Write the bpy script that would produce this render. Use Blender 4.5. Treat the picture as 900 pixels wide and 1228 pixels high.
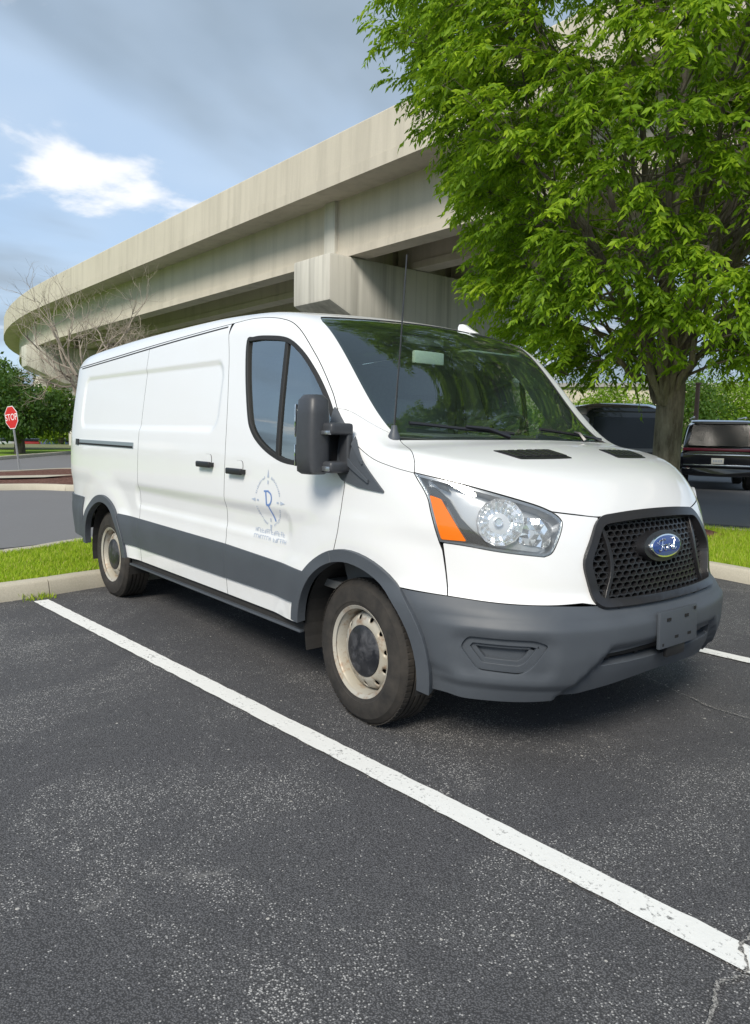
import bpy, bmesh, math, random
import numpy as np
from mathutils import Vector, Matrix
from mathutils.geometry import delaunay_2d_cdt
random.seed(7)
rng = np.random.default_rng(11)
for o in list(bpy.data.objects): bpy.data.objects.remove(o)
SC = bpy.context.scene
COL = SC.collection
R_ = math.radians

# ------------------------------------------------------------------ camera
CAM_P = np.array([2.681, -3.088, 1.383])
CAM_YAW, CAM_PITCH, CAM_ROLL, CAM_F = 2.45597, -0.107025, 0.021067, 887.69   # F in px of a 1228 px high frame
def cam_axes():
    f = np.array([math.cos(CAM_YAW)*math.cos(CAM_PITCH), math.sin(CAM_YAW)*math.cos(CAM_PITCH), math.sin(CAM_PITCH)])
    r = np.array([math.sin(CAM_YAW), -math.cos(CAM_YAW), 0.])
    u = np.cross(r, f)
    c, s = math.cos(CAM_ROLL), math.sin(CAM_ROLL)
    return c*r+s*u, -s*r+c*u, f
_r, _u, _f = cam_axes()
cam = bpy.data.cameras.new('camera'); camo = bpy.data.objects.new('camera', cam); COL.objects.link(camo)
cam.sensor_fit = 'VERTICAL'; cam.sensor_height = 24.; cam.lens = 24.*CAM_F/1228.
cam.clip_start = .05; cam.clip_end = 3000
camo.matrix_world = Matrix(((_r[0], _u[0], -_f[0], CAM_P[0]), (_r[1], _u[1], -_f[1], CAM_P[1]), (_r[2], _u[2], -_f[2], CAM_P[2]), (0, 0, 0, 1)))
SC.camera = camo
SC.render.resolution_x, SC.render.resolution_y = 750, 1024

# ------------------------------------------------------------------ light
SUN_EL, SUN_AZ = 40., -58.       # degrees; azimuth is the direction the light comes from, from +x towards +y
wd = bpy.data.worlds.new('World'); SC.world = wd; wd.use_nodes = True
def build_world():
    nt = wd.node_tree; N = nt.nodes; L = nt.links
    N.clear()
    out = N.new('ShaderNodeOutputWorld'); bg = N.new('ShaderNodeBackground'); bg.inputs[1].default_value = .112
    sky = N.new('ShaderNodeTexSky'); sky.sky_type = 'NISHITA'; sky.sun_disc = False
    sky.sun_elevation = R_(SUN_EL); sky.sun_rotation = R_(90-SUN_AZ)
    sky.air_density = 1.; sky.dust_density = .6; sky.ozone_density = 1.5
    tc = N.new('ShaderNodeTexCoord'); sp = N.new('ShaderNodeSeparateXYZ'); L.new(tc.outputs['Generated'], sp.inputs[0])
    def mth(op, a, b=None, clamp=False):
        m = N.new('ShaderNodeMath'); m.operation = op; m.use_clamp = clamp
        for i, v in ((0, a), (1, b)):
            if v is None: continue
            if hasattr(v, 'is_linked'): L.new(v, m.inputs[i])
            else: m.inputs[i].default_value = v
        return m.outputs[0]
    dz = mth('ADD', mth('MAXIMUM', sp.outputs[2], 0.), .14)
    cx = N.new('ShaderNodeCombineXYZ'); L.new(mth('DIVIDE', sp.outputs[0], dz), cx.inputs[0]); L.new(mth('DIVIDE', sp.outputs[1], dz), cx.inputs[1])
    def noise(scale, det, rough, off, dist=0.):
        mp = N.new('ShaderNodeMapping'); mp.inputs['Location'].default_value = off; L.new(cx.outputs[0], mp.inputs[0])
        n = N.new('ShaderNodeTexNoise'); n.inputs['Scale'].default_value = scale; n.inputs['Detail'].default_value = det
        n.inputs['Roughness'].default_value = rough; n.inputs['Distortion'].default_value = dist; L.new(mp.outputs[0], n.inputs[0]); return n.outputs[0]
    def ramp(fac, stops, interp='EASE'):
        r = N.new('ShaderNodeValToRGB'); r.color_ramp.interpolation = interp
        e = r.color_ramp.elements
        while len(e) < len(stops): e.new(.5)
        for el, (p, c) in zip(e, stops): el.position = p; el.color = c if len(c) == 4 else (*c, 1)
        L.new(fac, r.inputs[0]); return r.outputs[0]
    def mix(f, a, b):
        m = N.new('ShaderNodeMix'); m.data_type = 'RGBA'
        L.new(f, m.inputs[0]) if hasattr(f, 'is_linked') else setattr(m.inputs[0], 'default_value', f)
        for k, v in ((6, a), (7, b)):
            if hasattr(v, 'is_linked'): L.new(v, m.inputs[k])
            else: m.inputs[k].default_value = (*v, 1)
        return m.outputs[2]
    W = lambda v: (v, v, v)
    # blue air, paler near the horizon, as a hazy summer sky
    base = mix(.72, sky.outputs[0], (2.70, 3.62, 4.85))
    # high thin veil
    veil = ramp(noise(.55, 4, .6, SKY['veil']), [(.35, W(0.)), (.75, W(1.))])
    c1 = mix(mth('MULTIPLY', veil, .45), base, (3.9, 4.6, 5.4))
    # grey-blue cloud decks
    deck = ramp(noise(.30, 6, .5, SKY['deck'], .3), [(.48, W(0.)), (.57, W(1.))])
    tone = ramp(noise(.9, 5, .6, (3.1, -7.7, 2.)), [(.3, (1.55, 2.02, 2.55)), (.7, (2.2, 2.7, 3.25))])
    c2 = mix(mth('MULTIPLY', deck, .92), c1, tone)
    # bright cumulus puffs, below the decks
    puff = ramp(noise(1.15, 8, .56, SKY['puff'], .2), [(.57, W(0.)), (.66, W(1.))])
    c3 = mix(mth('MULTIPLY', puff, .9), c2, (5.9, 5.95, 6.1))
    L.new(c3, bg.inputs[0]); L.new(bg.outputs[0], out.inputs[0])
SKY = dict(veil=(0., 0., 0.), deck=(.9, 9.7, 0.), puff=(1.7, 5.2, 0.))
build_world()
sun = bpy.data.lights.new('sun', 'SUN'); sun.energy = 2.6; sun.angle = R_(20); sun.color = (1., .93, .82)
suno = bpy.data.objects.new('sun', sun); COL.objects.link(suno)
_sd = Vector((math.cos(R_(SUN_EL))*math.cos(R_(SUN_AZ)), math.cos(R_(SUN_EL))*math.sin(R_(SUN_AZ)), math.sin(R_(SUN_EL))))
suno.rotation_euler = _sd.to_track_quat('Z', 'Y').to_euler(); suno.location = (0, 0, 30)
SC.view_settings.view_transform = 'Standard'; SC.view_settings.look = 'None'; SC.view_settings.gamma = 1
SC.view_settings.exposure = .70; SC.view_settings.use_curve_mapping = False

# ------------------------------------------------------------------ objects
def link(o, parent=None):
    COL.objects.link(o)
    if parent is not None: o.parent = parent
    return o
def tag(o, label=None, cat=None, group=None, kind=None):
    for k, v in (('label', label), ('category', cat), ('group', group), ('kind', kind)):
        if v: o[k] = v
    return o
def empty(name, loc=(0, 0, 0), rz=0., parent=None):
    o = bpy.data.objects.new(name, None); o.location = loc; o.rotation_euler = (0, 0, rz); o.empty_display_size = .1
    return link(o, parent)
def mk(name, V, F, mat, parent=None, normals=None, smooth=False, mats=None, midx=None):
    me = bpy.data.meshes.new(name)
    V = np.asarray(V, float)
    if isinstance(F, np.ndarray):
        k = F.shape[1]; n = len(F)
        me.vertices.add(len(V)); me.vertices.foreach_set('co', V.astype(np.float32).ravel())
        me.loops.add(n*k); me.loops.foreach_set('vertex_index', F.astype(np.int32).ravel())
        me.polygons.add(n); me.polygons.foreach_set('loop_start', np.arange(0, n*k, k, dtype=np.int32))
        me.update(calc_edges=True); me.validate()
    else:
        me.from_pydata(V.tolist(), [], [tuple(map(int, f)) for f in F]); me.update()
    for m in (mats or [mat]): me.materials.append(m)
    if midx is not None: me.polygons.foreach_set('material_index', np.asarray(midx, np.int32))
    if smooth or normals is not None: me.polygons.foreach_set('use_smooth', np.ones(len(me.polygons), bool))
    if normals is not None: me.normals_split_custom_set_from_vertices(np.asarray(normals, float).tolist())
    o = bpy.data.objects.new(name, me)
    return link(o, parent)
class MB:
    """collects shapes for one mesh"""
    def __init__(s): s.v = []; s.f = []
    def add(s, V, F):
        b = len(s.v); s.v += [tuple(map(float, p)) for p in V]; s.f += [tuple(int(i)+b for i in f) for f in F]; return s
    def box(s, c, d, M=None):
        x, y, z = [q/2 for q in d]
        P = [(-x, -y, -z), (x, -y, -z), (x, y, -z), (-x, y, -z), (-x, -y, z), (x, -y, z), (x, y, z), (-x, y, z)]
        if M is not None: P = [M @ Vector(p) for p in P]
        return s.add([(p[0]+c[0], p[1]+c[1], p[2]+c[2]) for p in P], [(0, 3, 2, 1), (4, 5, 6, 7), (0, 1, 5, 4), (1, 2, 6, 5), (2, 3, 7, 6), (3, 0, 4, 7)])
    def tube(s, pts, rad, n=8, cap=True):
        pts = [Vector(p) for p in pts]; rad = rad if hasattr(rad, '__len__') else [rad]*len(pts)
        V = []; F = []; up = None
        for i, p in enumerate(pts):
            d = (pts[min(i+1, len(pts)-1)]-pts[max(i-1, 0)]).normalized()
            if up is None:
                up = d.orthogonal().normalized()
            else:
                up = (up-d*up.dot(d)); up = up.normalized() if up.length > 1e-6 else d.orthogonal().normalized()
            w = d.cross(up)
            for k in range(n):
                a = 2*math.pi*k/n; q = p+(up*math.cos(a)+w*math.sin(a))*rad[i]; V.append(q)
        for i in range(len(pts)-1):
            for k in range(n):
                F.append((i*n+k, i*n+(k+1) % n, (i+1)*n+(k+1) % n, (i+1)*n+k))
        if cap: F.append(tuple(range(n-1, -1, -1))); F.append(tuple((len(pts)-1)*n+k for k in range(n)))
        return s.add(V, F)
    def prism(s, poly, a, b, axis=1):
        """polygon in the two other axes, extruded from a to b along axis"""
        n = len(poly); V = []
        for t in (a, b):
            for p in poly:
                q = list(p); q.insert(axis, t); V.append(q)
        F = [tuple(range(n)), tuple(range(2*n-1, n-1, -1))]+[(i, n+i, n+(i+1) % n, (i+1) % n) for i in range(n)]
        return s.add(V, F)
    def lathe(s, prof, n=48, M=None, closed=False):
        """profile (radius, height) turned about local z"""
        V = []; F = []; m = len(prof)
        for k in range(n):
            a = 2*math.pi*k/n
            for r, h in prof: V.append(Vector((r*math.cos(a), r*math.sin(a), h)))
        if M is not None: V = [M @ v for v in V]
        for k in range(n):
            for i in range(m-1 if not closed else m):
                j = (i+1) % m; k2 = (k+1) % n
                F.append((k*m+i, k2*m+i, k2*m+j, k*m+j))
        return s.add(V, F)
    def build(s, name, mat, parent=None, smooth=False, bevel=0., seg=2, angle=40, fixn=False):
        o = mk(name, s.v, s.f, mat, parent)
        me = o.data
        bm = bmesh.new(); bm.from_mesh(me)
        bmesh.ops.remove_doubles(bm, verts=bm.verts, dist=1e-6)
        bmesh.ops.recalc_face_normals(bm, faces=bm.faces)
        if bevel:
            es = [e for e in bm.edges if len(e.link_faces) == 2 and e.calc_face_angle(0) > R_(25)]
            bmesh.ops.bevel(bm, geom=es, offset=bevel, segments=seg, affect='EDGES', profile=.6, clamp_overlap=True)
        bm.to_mesh(me); bm.free()
        if smooth or bevel:
            me.polygons.foreach_set('use_smooth', np.ones(len(me.polygons), bool))
            me.set_sharp_from_angle(angle=R_(angle))
        return o
# ------------------------------------------------------------------ materials
class NT:
    def __init__(s, name):
        s.m = bpy.data.materials.new(name); s.m.use_nodes = True
        s.t = s.m.node_tree; s.N = s.t.nodes; s.L = s.t.links; s.N.clear()
        s.out = s.N.new('ShaderNodeOutputMaterial'); s.co = None
    def set(s, sock, v):
        if hasattr(v, 'is_linked'): s.L.new(v, sock)
        elif hasattr(v, '__len__') and len(v) == 3 and sock.type == 'RGBA': sock.default_value = (*v, 1)
        else: sock.default_value = v
    def coord(s, kind='Object', scale=None):
        t = s.N.new('ShaderNodeTexCoord').outputs[kind]
        if scale is not None:
            mp = s.N.new('ShaderNodeMapping'); s.L.new(t, mp.inputs[0]); mp.inputs['Scale'].default_value = scale; t = mp.outputs[0]
        return t
    def noise(s, scale, det=3, rough=.55, co=None, dist=0., out=0):
        n = s.N.new('ShaderNodeTexNoise'); s.set(n.inputs['Scale'], scale); n.inputs['Detail'].default_value = det
        n.inputs['Roughness'].default_value = rough; n.inputs['Distortion'].default_value = dist
        s.L.new(co if co is not None else s.coord(), n.inputs['Vector']); return n.outputs[out]
    def vor(s, scale, co=None, feat='F1', out='Distance', rnd=1.):
        n = s.N.new('ShaderNodeTexVoronoi'); n.feature = feat; s.set(n.inputs['Scale'], scale); n.inputs['Randomness'].default_value = rnd
        s.L.new(co if co is not None else s.coord(), n.inputs['Vector']); return n.outputs[out]
    def ramp(s, fac, stops, interp='LINEAR'):
        r = s.N.new('ShaderNodeValToRGB'); r.color_ramp.interpolation = interp; e = r.color_ramp.elements
        while len(e) < len(stops): e.new(.5)
        for el, (p, c) in zip(e, stops):
            el.position = p
            c = (c, c, c) if not hasattr(c, '__len__') else c
            el.color = (*c, 1)
        s.L.new(fac, r.inputs[0]); return r.outputs[0]
    def mix(s, f, a, b, mode='MIX'):
        m = s.N.new('ShaderNodeMix'); m.data_type = 'RGBA'; m.blend_type = mode
        s.set(m.inputs[0], f); s.set(m.inputs[6], a); s.set(m.inputs[7], b); return m.outputs[2]
    def math(s, op, a, b=0., clamp=False):
        m = s.N.new('ShaderNodeMath'); m.operation = op; m.use_clamp = clamp; s.set(m.inputs[0], a); s.set(m.inputs[1], b); return m.outputs[0]
    def bump(s, h, strength=.3, dist=.01):
        b = s.N.new('ShaderNodeBump'); b.inputs['Strength'].default_value = strength; b.inputs['Distance'].default_value = dist
        s.L.new(h, b.inputs['Height']); return b.outputs[0]
    def pbr(s, col, rough=.5, metal=0., normal=None, spec=.5, coat=0., coat_rough=.03, **kw):
        p = s.N.new('ShaderNodeBsdfPrincipled')
        s.set(p.inputs['Base Color'], col); s.set(p.inputs['Roughness'], rough); s.set(p.inputs['Metallic'], metal)
        s.set(p.inputs['Specular IOR Level'], spec); s.set(p.inputs['Coat Weight'], coat); p.inputs['Coat Roughness'].default_value = coat_rough
        for k, v in kw.items(): s.set(p.inputs[k.replace('_', ' ')], v)
        if normal is not None: s.L.new(normal, p.inputs['Normal'])
        s.L.new(p.outputs[0], s.out.inputs[0]); s.p = p; return s.m
M = {}
def plain(name, col, rough=.5, metal=0., spec=.5, coat=0., nz=0., nscale=40., bump=0.):
    t = NT(name); c = col; nrm = None
    if nz:
        n = t.noise(nscale, 4, .6); c = t.mix(t.math('MULTIPLY', n, 1.), tuple(q*(1-nz) for q in col), tuple(min(1, q*(1+nz)) for q in col))
    if bump: nrm = t.bump(t.noise(nscale*6, 3, .6), bump, .002)
    M[name] = t.pbr(c, rough, metal, nrm, spec, coat); return M[name]
# white car paint with a thin film of dust
t = NT('white_paint')
dust = t.noise(2.2, 5, .6); low = t.N.new('ShaderNodeSeparateXYZ'); t.L.new(t.coord('Object'), low.inputs[0])
film = t.math('MULTIPLY', t.ramp(dust, [(.4, 0.), (.75, 1.)]), t.ramp(low.outputs[2], [(.35, .5), (1.2, .06)]))
M['white_paint'] = t.pbr(t.mix(film, (.74, .75, .755), (.56, .53, .48)), t.math('ADD', t.math('MULTIPLY', film, .3), .32), 0, None, .5, .8, .04)
# textured grey polypropylene
t = NT('grey_plastic')
n = t.noise(5., 4, .6); g = t.noise(700., 2, .5)
M['grey_plastic'] = t.pbr(t.mix(n, (.052, .060, .072), (.076, .087, .101)), t.ramp(n, [(.2, .42), (.8, .58)]), 0, t.bump(g, .10, .001), .42)
plain('black_plastic', (.012, .012, .013), .42, nz=.4, nscale=20)
plain('satin_black', (.018, .018, .02), .3, nz=.2)
plain('black_rubber', (.016, .016, .016), .65)
plain('dark_void', (.006, .006, .006), .9)
plain('underbody', (.02, .019, .018), .85, nz=.4)
plain('chrome', (.82, .83, .84), .10, 1.)
plain('lamp_silver', (.52, .53, .55), .30, .35)
plain('lamp_chrome', (.95, .95, .96), .12, .9)
plain('steel_bright', (.62, .62, .62), .35, 1.)
plain('mirror_shell', (.042, .045, .051), .45, nz=.2)
plain('lamp_maroon', (.13, .012, .025), .2, coat=.5)
plain('mirror_glass', (.75, .78, .8), .02, 1.)
plain('silver_trim', (.50, .52, .54), .28, .9)
plain('amber', (.80, .17, .005), .2, coat=.5)
plain('red_lens', (.42, .012, .02), .15, coat=.6)
plain('emblem_blue', (.012, .045, .22), .18, coat=.8)
plain('decal_blue', (.14, .24, .50), .45)
plain('decal_text', (.42, .48, .58), .45)
plain('decal_grey', (.40, .46, .56), .45)
plain('interior_grey', (.16, .165, .16), .8, nz=.2)
plain('interior_dark', (.12, .125, .125), .75, nz=.2)
plain('pale_trim', (.78, .80, .78), .7)
plain('white_sticker', (.75, .77, .78), .5)
plain('plate_white', (.72, .71, .62), .5)
plain('sign_red', (.55, .018, .02), .4)
plain('sign_white', (.80, .80, .80), .4)
plain('galvanised', (.48, .49, .50), .45, .6, nz=.2)
plain('black_paint', (.006, .0065, .009), .16, coat=1.)
plain('dark_tint_glass', (.014, .017, .020), .10, spec=.4)
plain('grey_metal', (.35, .36, .38), .3, .8)
# tyre: dusty brown-black rubber
t = NT('tyre_rubber')
n = t.noise(9., 5, .65); n2 = t.noise(90., 3, .6)
M['tyre_rubber'] = t.pbr(t.mix(t.ramp(n, [(.35, 0.), (.7, 1.)]), (.020, .019, .018), (.050, .044, .038)), .8, 0, t.bump(n2, .2, .002), .35)
# cream steel wheel with rust film
t = NT('wheel_steel')
n = t.noise(14., 6, .65); n2 = t.noise(4., 3, .6)
c = t.mix(t.ramp(n2, [(.35, 0.), (.7, .75)]), (.42, .405, .36), (.33, .28, .19))
c = t.mix(t.ramp(n, [(.50, 0.), (.66, .85)]), c, (.22, .12, .06))
M['wheel_steel'] = t.pbr(c, .48, .15, t.bump(n, .1, .002), .5)
t = NT('cap_dusty')
n = t.noise(11., 6, .7, dist=.5)
M['cap_dusty'] = t.pbr(t.mix(t.ramp(n, [(.45, 0.), (.72, .55)]), (.012, .013, .017), (.16, .16, .17)), t.ramp(n, [(.4, .3), (.7, .7)]), 0, None, .5)
# glass sheets
def sheet_glass(name, tint, refl=1., rough=.0, base=.06):
    t = NT(name)
    tr = t.N.new('ShaderNodeBsdfTransparent'); tr.inputs[0].default_value = (*tint, 1)
    gl = t.N.new('ShaderNodeBsdfGlossy'); gl.inputs['Roughness'].default_value = rough; gl.inputs[0].default_value = (.96, 1., .98, 1)
    fr = t.N.new('ShaderNodeFresnel'); fr.inputs[0].default_value = 1.52
    f = t.math('MULTIPLY_ADD', fr.outputs[0], refl, True)
    f.node.inputs[2].default_value = base
    mx = t.N.new('ShaderNodeMixShader'); t.L.new(f, mx.inputs[0]); t.L.new(tr.outputs[0], mx.inputs[1]); t.L.new(gl.outputs[0], mx.inputs[2])
    t.L.new(mx.outputs[0], t.out.inputs[0]); M[name] = t.m
sheet_glass('windscreen_glass', (.84, 1., .90), 1.5, base=.04)
sheet_glass('side_glass', (.74, .86, .79), 1.7, base=.20)
sheet_glass('lamp_lens', (.93, .95, .96), 1.2, base=.03)
# pale green haze painted into the windscreen, lightening its dark look
def haze_on(name, share, col):
    t_ = M[name].node_tree; o = t_.nodes['Material Output']; mx = o.inputs[0].links[0].from_node
    d = t_.nodes.new('ShaderNodeBsdfDiffuse'); d.inputs[0].default_value = (*col, 1); m2 = t_.nodes.new('ShaderNodeMixShader'); m2.inputs[0].default_value = share
    t_.links.new(mx.outputs[0], m2.inputs[1]); t_.links.new(d.outputs[0], m2.inputs[2]); t_.links.new(m2.outputs[0], o.inputs[0])
haze_on('windscreen_glass', .012, (.55, .74, .62))
# weathered lens: a milky share over the clear sheet
_t = M['lamp_lens'].node_tree; _o = _t.nodes['Material Output']; _mx = _o.inputs[0].links[0].from_node
_d = _t.nodes.new('ShaderNodeBsdfDiffuse'); _d.inputs[0].default_value = (.8, .8, .78, 1)
_m2 = _t.nodes.new('ShaderNodeMixShader'); _m2.inputs[0].default_value = .05
_t.links.new(_mx.outputs[0], _m2.inputs[1]); _t.links.new(_d.outputs[0], _m2.inputs[2]); _t.links.new(_m2.outputs[0], _o.inputs[0])

# asphalt with pale worn aggregate in patches
t = NT('asphalt')
co = t.coord('Object')
big = t.noise(.30, 5, .6, co, .4); mid = t.noise(1.1, 6, .7, co, .8); fine = t.noise(150., 3, .75, co); grain = t.noise(420., 2, .6, co)
vc = t.N.new('ShaderNodeTexVoronoi'); vc.inputs['Scale'].default_value = 185.; t.L.new(co, vc.inputs['Vector'])
sepc = t.N.new('ShaderNodeSeparateColor'); t.L.new(vc.outputs['Color'], sepc.inputs[0])
vb_ = t.N.new('ShaderNodeTexVoronoi'); vb_.inputs['Scale'].default_value = 55.; t.L.new(co, vb_.inputs['Vector'])
sepb = t.N.new('ShaderNodeSeparateColor'); t.L.new(vb_.outputs['Color'], sepb.inputs[0])
wear = t.math('MULTIPLY', t.ramp(mid, [(.46, .03), (.56, .4), (.70, 1.)]), t.ramp(big, [(.36, .15), (.60, 1.)]))
thr = t.math('SUBTRACT', .994, t.math('MULTIPLY', wear, .62))
speck = t.math('MULTIPLY', t.math('GREATER_THAN', sepc.outputs[0], thr), t.math('LESS_THAN', vc.outputs['Distance'], t.math('MULTIPLY_ADD', sepc.outputs[2], .35)))
speck.node.inputs[1].links[0].from_node.inputs[1].links[0].from_node.inputs[2].default_value = .22
peb = t.math('MULTIPLY', t.math('GREATER_THAN', sepb.outputs[0], .996), t.math('LESS_THAN', vb_.outputs['Distance'], .33))
cellv = t.math('POWER', sepc.outputs[1], 1.6)
base = t.mix(cellv, (.050, .050, .052), (.23, .228, .23))
base = t.mix(t.math('SUBTRACT', .80, t.math('MULTIPLY', wear, .6)), base, t.mix(big, (.092, .092, .099), (.140, .140, .148)))
base = t.mix(t.ramp(mid, [(.42, 0.), (.72, .45)]), base, (.22, .218, .218))
base = t.mix(t.ramp(vc.outputs['Distance'], [(.30, 0.), (.62, .75)]), base, (.022, .022, .023))
base = t.mix(t.ramp(grain, [(.4, 0.), (.75, .35)]), base, (.024, .024, .026))
stone = t.mix(sepc.outputs[2], (.24, .24, .24), (.60, .585, .56))
c = t.mix(t.math('MULTIPLY', speck, .62), base, stone)
c = t.mix(t.math('MULTIPLY', peb, .8), c, (.5, .48, .44))
# a few old oil drips
oil = t.noise(2.3, 3, .5, t.coord('Object', (1., .9, 1.)))
c = t.mix(t.ramp(oil, [(.70, 0.), (.78, .55)]), c, (.035, .034, .034))
# hairline cracks
cn = t.N.new('ShaderNodeMapping'); t.L.new(co, cn.inputs[0])
wob = t.noise(1.1, 6, .65, co, 0., 1)
vm = t.N.new('ShaderNodeVectorMath'); vm.operation = 'MULTIPLY_ADD'; t.L.new(wob, vm.inputs[0]); vm.inputs[1].default_value = (1.1, 1.1, 0); t.L.new(co, vm.inputs[2])
cr = t.vor(.16, vm.outputs[0], 'DISTANCE_TO_EDGE')
crk = t.ramp(cr, [(.0, 1.), (.0045, 0.)])
c = t.mix(t.math('MULTIPLY', crk, t.ramp(mid, [(.5, 0.), (.62, .75)])), c, (.22, .215, .205))
hgt = t.math('ADD', t.math('MULTIPLY', vc.outputs['Distance'], -.6), t.math('MULTIPLY', fine, .5))
M['asphalt'] = t.pbr(c, t.ramp(fine, [(.2, .72), (.8, .95)]), 0, t.bump(hgt, .6, .006), .35)
t = NT('asphalt_pale')
co = t.coord('Object'); n = t.noise(.5, 5, .6, co); f = t.noise(60., 3, .7, co)
M['asphalt_pale'] = t.pbr(t.mix(t.ramp(f, [(.3, .3), (.7, .7)]), t.mix(n, (.12, .12, .125), (.16, .16, .165)), (.20, .20, .205)), .9, 0, t.bump(f, .3, .004), .3)
# road paint, flaked
t = NT('line_paint')
co = t.coord('Object'); f = t.noise(60., 4, .7, co); m2 = t.noise(7., 5, .7, co)
holes_ = t.math('ADD', t.math('MULTIPLY', f, .62), t.math('MULTIPLY', m2, .38))
M['line_paint'] = t.pbr(t.mix(t.ramp(holes_, [(.555, 0.), (.60, .45), (.66, .95)]), t.mix(m2, (.66, .66, .635), (.80, .80, .77)), (.11, .11, .11)), .75, 0, t.bump(f, .4, .003), .35)
# concrete kerb
t = NT('kerb_concrete')
co = t.coord('Object'); n = t.noise(3., 6, .65, co); f = t.noise(90., 3, .7, co)
M['kerb_concrete'] = t.pbr(t.mix(t.ramp(f, [(.3, .0), (.75, .5)]), t.mix(n, (.42, .385, .30), (.56, .52, .43)), (.28, .26, .21)), .9, 0, t.bump(f, .35, .004), .3)
# bridge concrete: warm, streaked downwards
t = NT('bridge_concrete')
co = t.coord('Object'); n = t.noise(.35, 6, .6, co)
st_ = t.noise(1., 5, .65, t.coord('Object', (1.6, 1.6, .10))); f = t.noise(25., 4, .7, co)
c = t.mix(n, (.47, .43, .355), (.60, .55, .465))
c = t.mix(t.ramp(st_, [(.46, 0.), (.72, .65)]), c, (.36, .33, .275))
c = t.mix(t.ramp(f, [(.35, 0.), (.8, .2)]), c, (.32, .30, .26))
M['bridge_concrete'] = t.pbr(c, .9, 0, t.bump(f, .15, .01), .3)
t = NT('pier_concrete')
co = t.coord('Object'); n = t.noise(.5, 5, .6, co)
st_ = t.noise(1., 5, .6, t.coord('Object', (1.3, 1.3, .06))); st2 = t.noise(1., 4, .6, t.coord('Object', (5., 5., .12)))
c = t.mix(n, (.50, .48, .425), (.60, .58, .52))
c = t.mix(t.ramp(st_, [(.45, 0.), (.68, .7)]), c, (.30, .29, .26))
c = t.mix(t.ramp(st2, [(.5, 0.), (.72, .5)]), c, (.22, .21, .185))
M['pier_concrete'] = t.pbr(c, .9, 0, None, .3)
plain('underside_concrete', (.26, .25, .225), .95, nz=.25, nscale=1.)
# soil and grass
t = NT('lawn')
co = t.coord('Object'); n = t.noise(1.3, 5, .65, co); f = t.noise(40., 4, .7, co)
c = t.mix(t.ramp(n, [(.35, 0.), (.7, 1.)]), (.30, .44, .03), (.40, .48, .07)); c = t.mix(t.ramp(f, [(.35, 0.), (.75, .6)]), c, (.28, .26, .08))
M['lawn'] = t.pbr(c, .95, 0, t.bump(f, .6, .02), .2)
t = NT('field_grass')
co = t.coord('Object'); n = t.noise(.12, 6, .65, co); f = t.noise(6., 4, .7, co)
M['field_grass'] = t.pbr(t.mix(t.ramp(f, [(.3, 0.), (.8, .5)]), t.mix(n, (.15, .27, .022), (.22, .34, .035)), (.10, .17, .03)), .95, 0, None, .2)
t = NT('mulch')
co = t.coord('Object'); v = t.vor(28., co, 'F1', 'Color'); f = t.noise(30., 4, .7, co)
sc_ = t.N.new('ShaderNodeSeparateColor'); t.L.new(v, sc_.inputs[0])
M['mulch'] = t.pbr(t.mix(sc_.outputs[0], (.075, .032, .022), (.20, .105, .08)), .95, 0, t.bump(f, .8, .03), .2)
t = NT('grass_blade')
r_ = t.N.new('ShaderNodeNewGeometry').outputs['Random Per Island']
gc = t.ramp(r_, [(0., (.26, .40, .022)), (.55, (.38, .52, .034)), (.85, (.48, .56, .065)), (1., (.54, .48, .18))])
def leafy(t, col, trans=.45, rough=.55, spec=.3):
    p = t.N.new('ShaderNodeBsdfPrincipled'); t.set(p.inputs['Base Color'], col); p.inputs['Roughness'].default_value = rough; p.inputs['Specular IOR Level'].default_value = spec
    tl_ = t.N.new('ShaderNodeBsdfTranslucent'); t.set(tl_.inputs[0], t.mix(.35, col, (.42, .62, .03)))
    mx = t.N.new('ShaderNodeMixShader'); mx.inputs[0].default_value = trans
    t.L.new(p.outputs[0], mx.inputs[1]); t.L.new(tl_.outputs[0], mx.inputs[2]); t.L.new(mx.outputs[0], t.out.inputs[0]); return t.m
M['grass_blade'] = leafy(t, gc, .5)
def leaf_mat(name, cols, clump=.8, trans=.4):
    t = NT(name); r_ = t.N.new('ShaderNodeNewGeometry').outputs['Random Per Island']
    n = t.noise(clump, 3, .5, t.coord('Object'))
    f = t.math('ADD', t.math('MULTIPLY', r_, .55), t.math('MULTIPLY', t.ramp(n, [(.3, 0.), (.7, 1.)]), .45))
    k = len(cols)-1
    M[name] = leafy(t, t.ramp(f, [(i/k, c) for i, c in enumerate(cols)]), trans)
leaf_mat('zelkova_leaf', [(.070, .145, .008), (.145, .27, .012), (.26, .41, .018), (.43, .57, .03)], .8, .5)
leaf_mat('dark_leaf', [(.022, .058, .012), (.042, .095, .018), (.08, .15, .028)], .5, .3)
leaf_mat('mid_leaf', [(.030, .080, .014), (.06, .125, .02), (.10, .17, .03)], .5, .3)
leaf_mat('lime_leaf', [(.11, .22, .012), (.18, .30, .02), (.26, .38, .04)], .5, .45)
t = NT('bark')
co = t.coord('Object', (1., 1., .25)); n = t.noise(9., 6, .7, co); n2 = t.noise(2., 4, .6)
M['bark'] = t.pbr(t.mix(t.ramp(n, [(.35, 0.), (.7, 1.)]), (.075, .062, .048), t.mix(n2, (.20, .175, .14), (.28, .25, .205))), .95, 0, t.bump(n, .6, .02), .2)
plain('grey_bark', (.30, .26, .21), .95, nz=.4, nscale=6.)
plain('pale_wall', (.52, .47, .38), .9, nz=.12, nscale=.6)
plain('roof_grey', (.30, .29, .28), .9)
plain('brown_post', (.20, .13, .10), .8)
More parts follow.
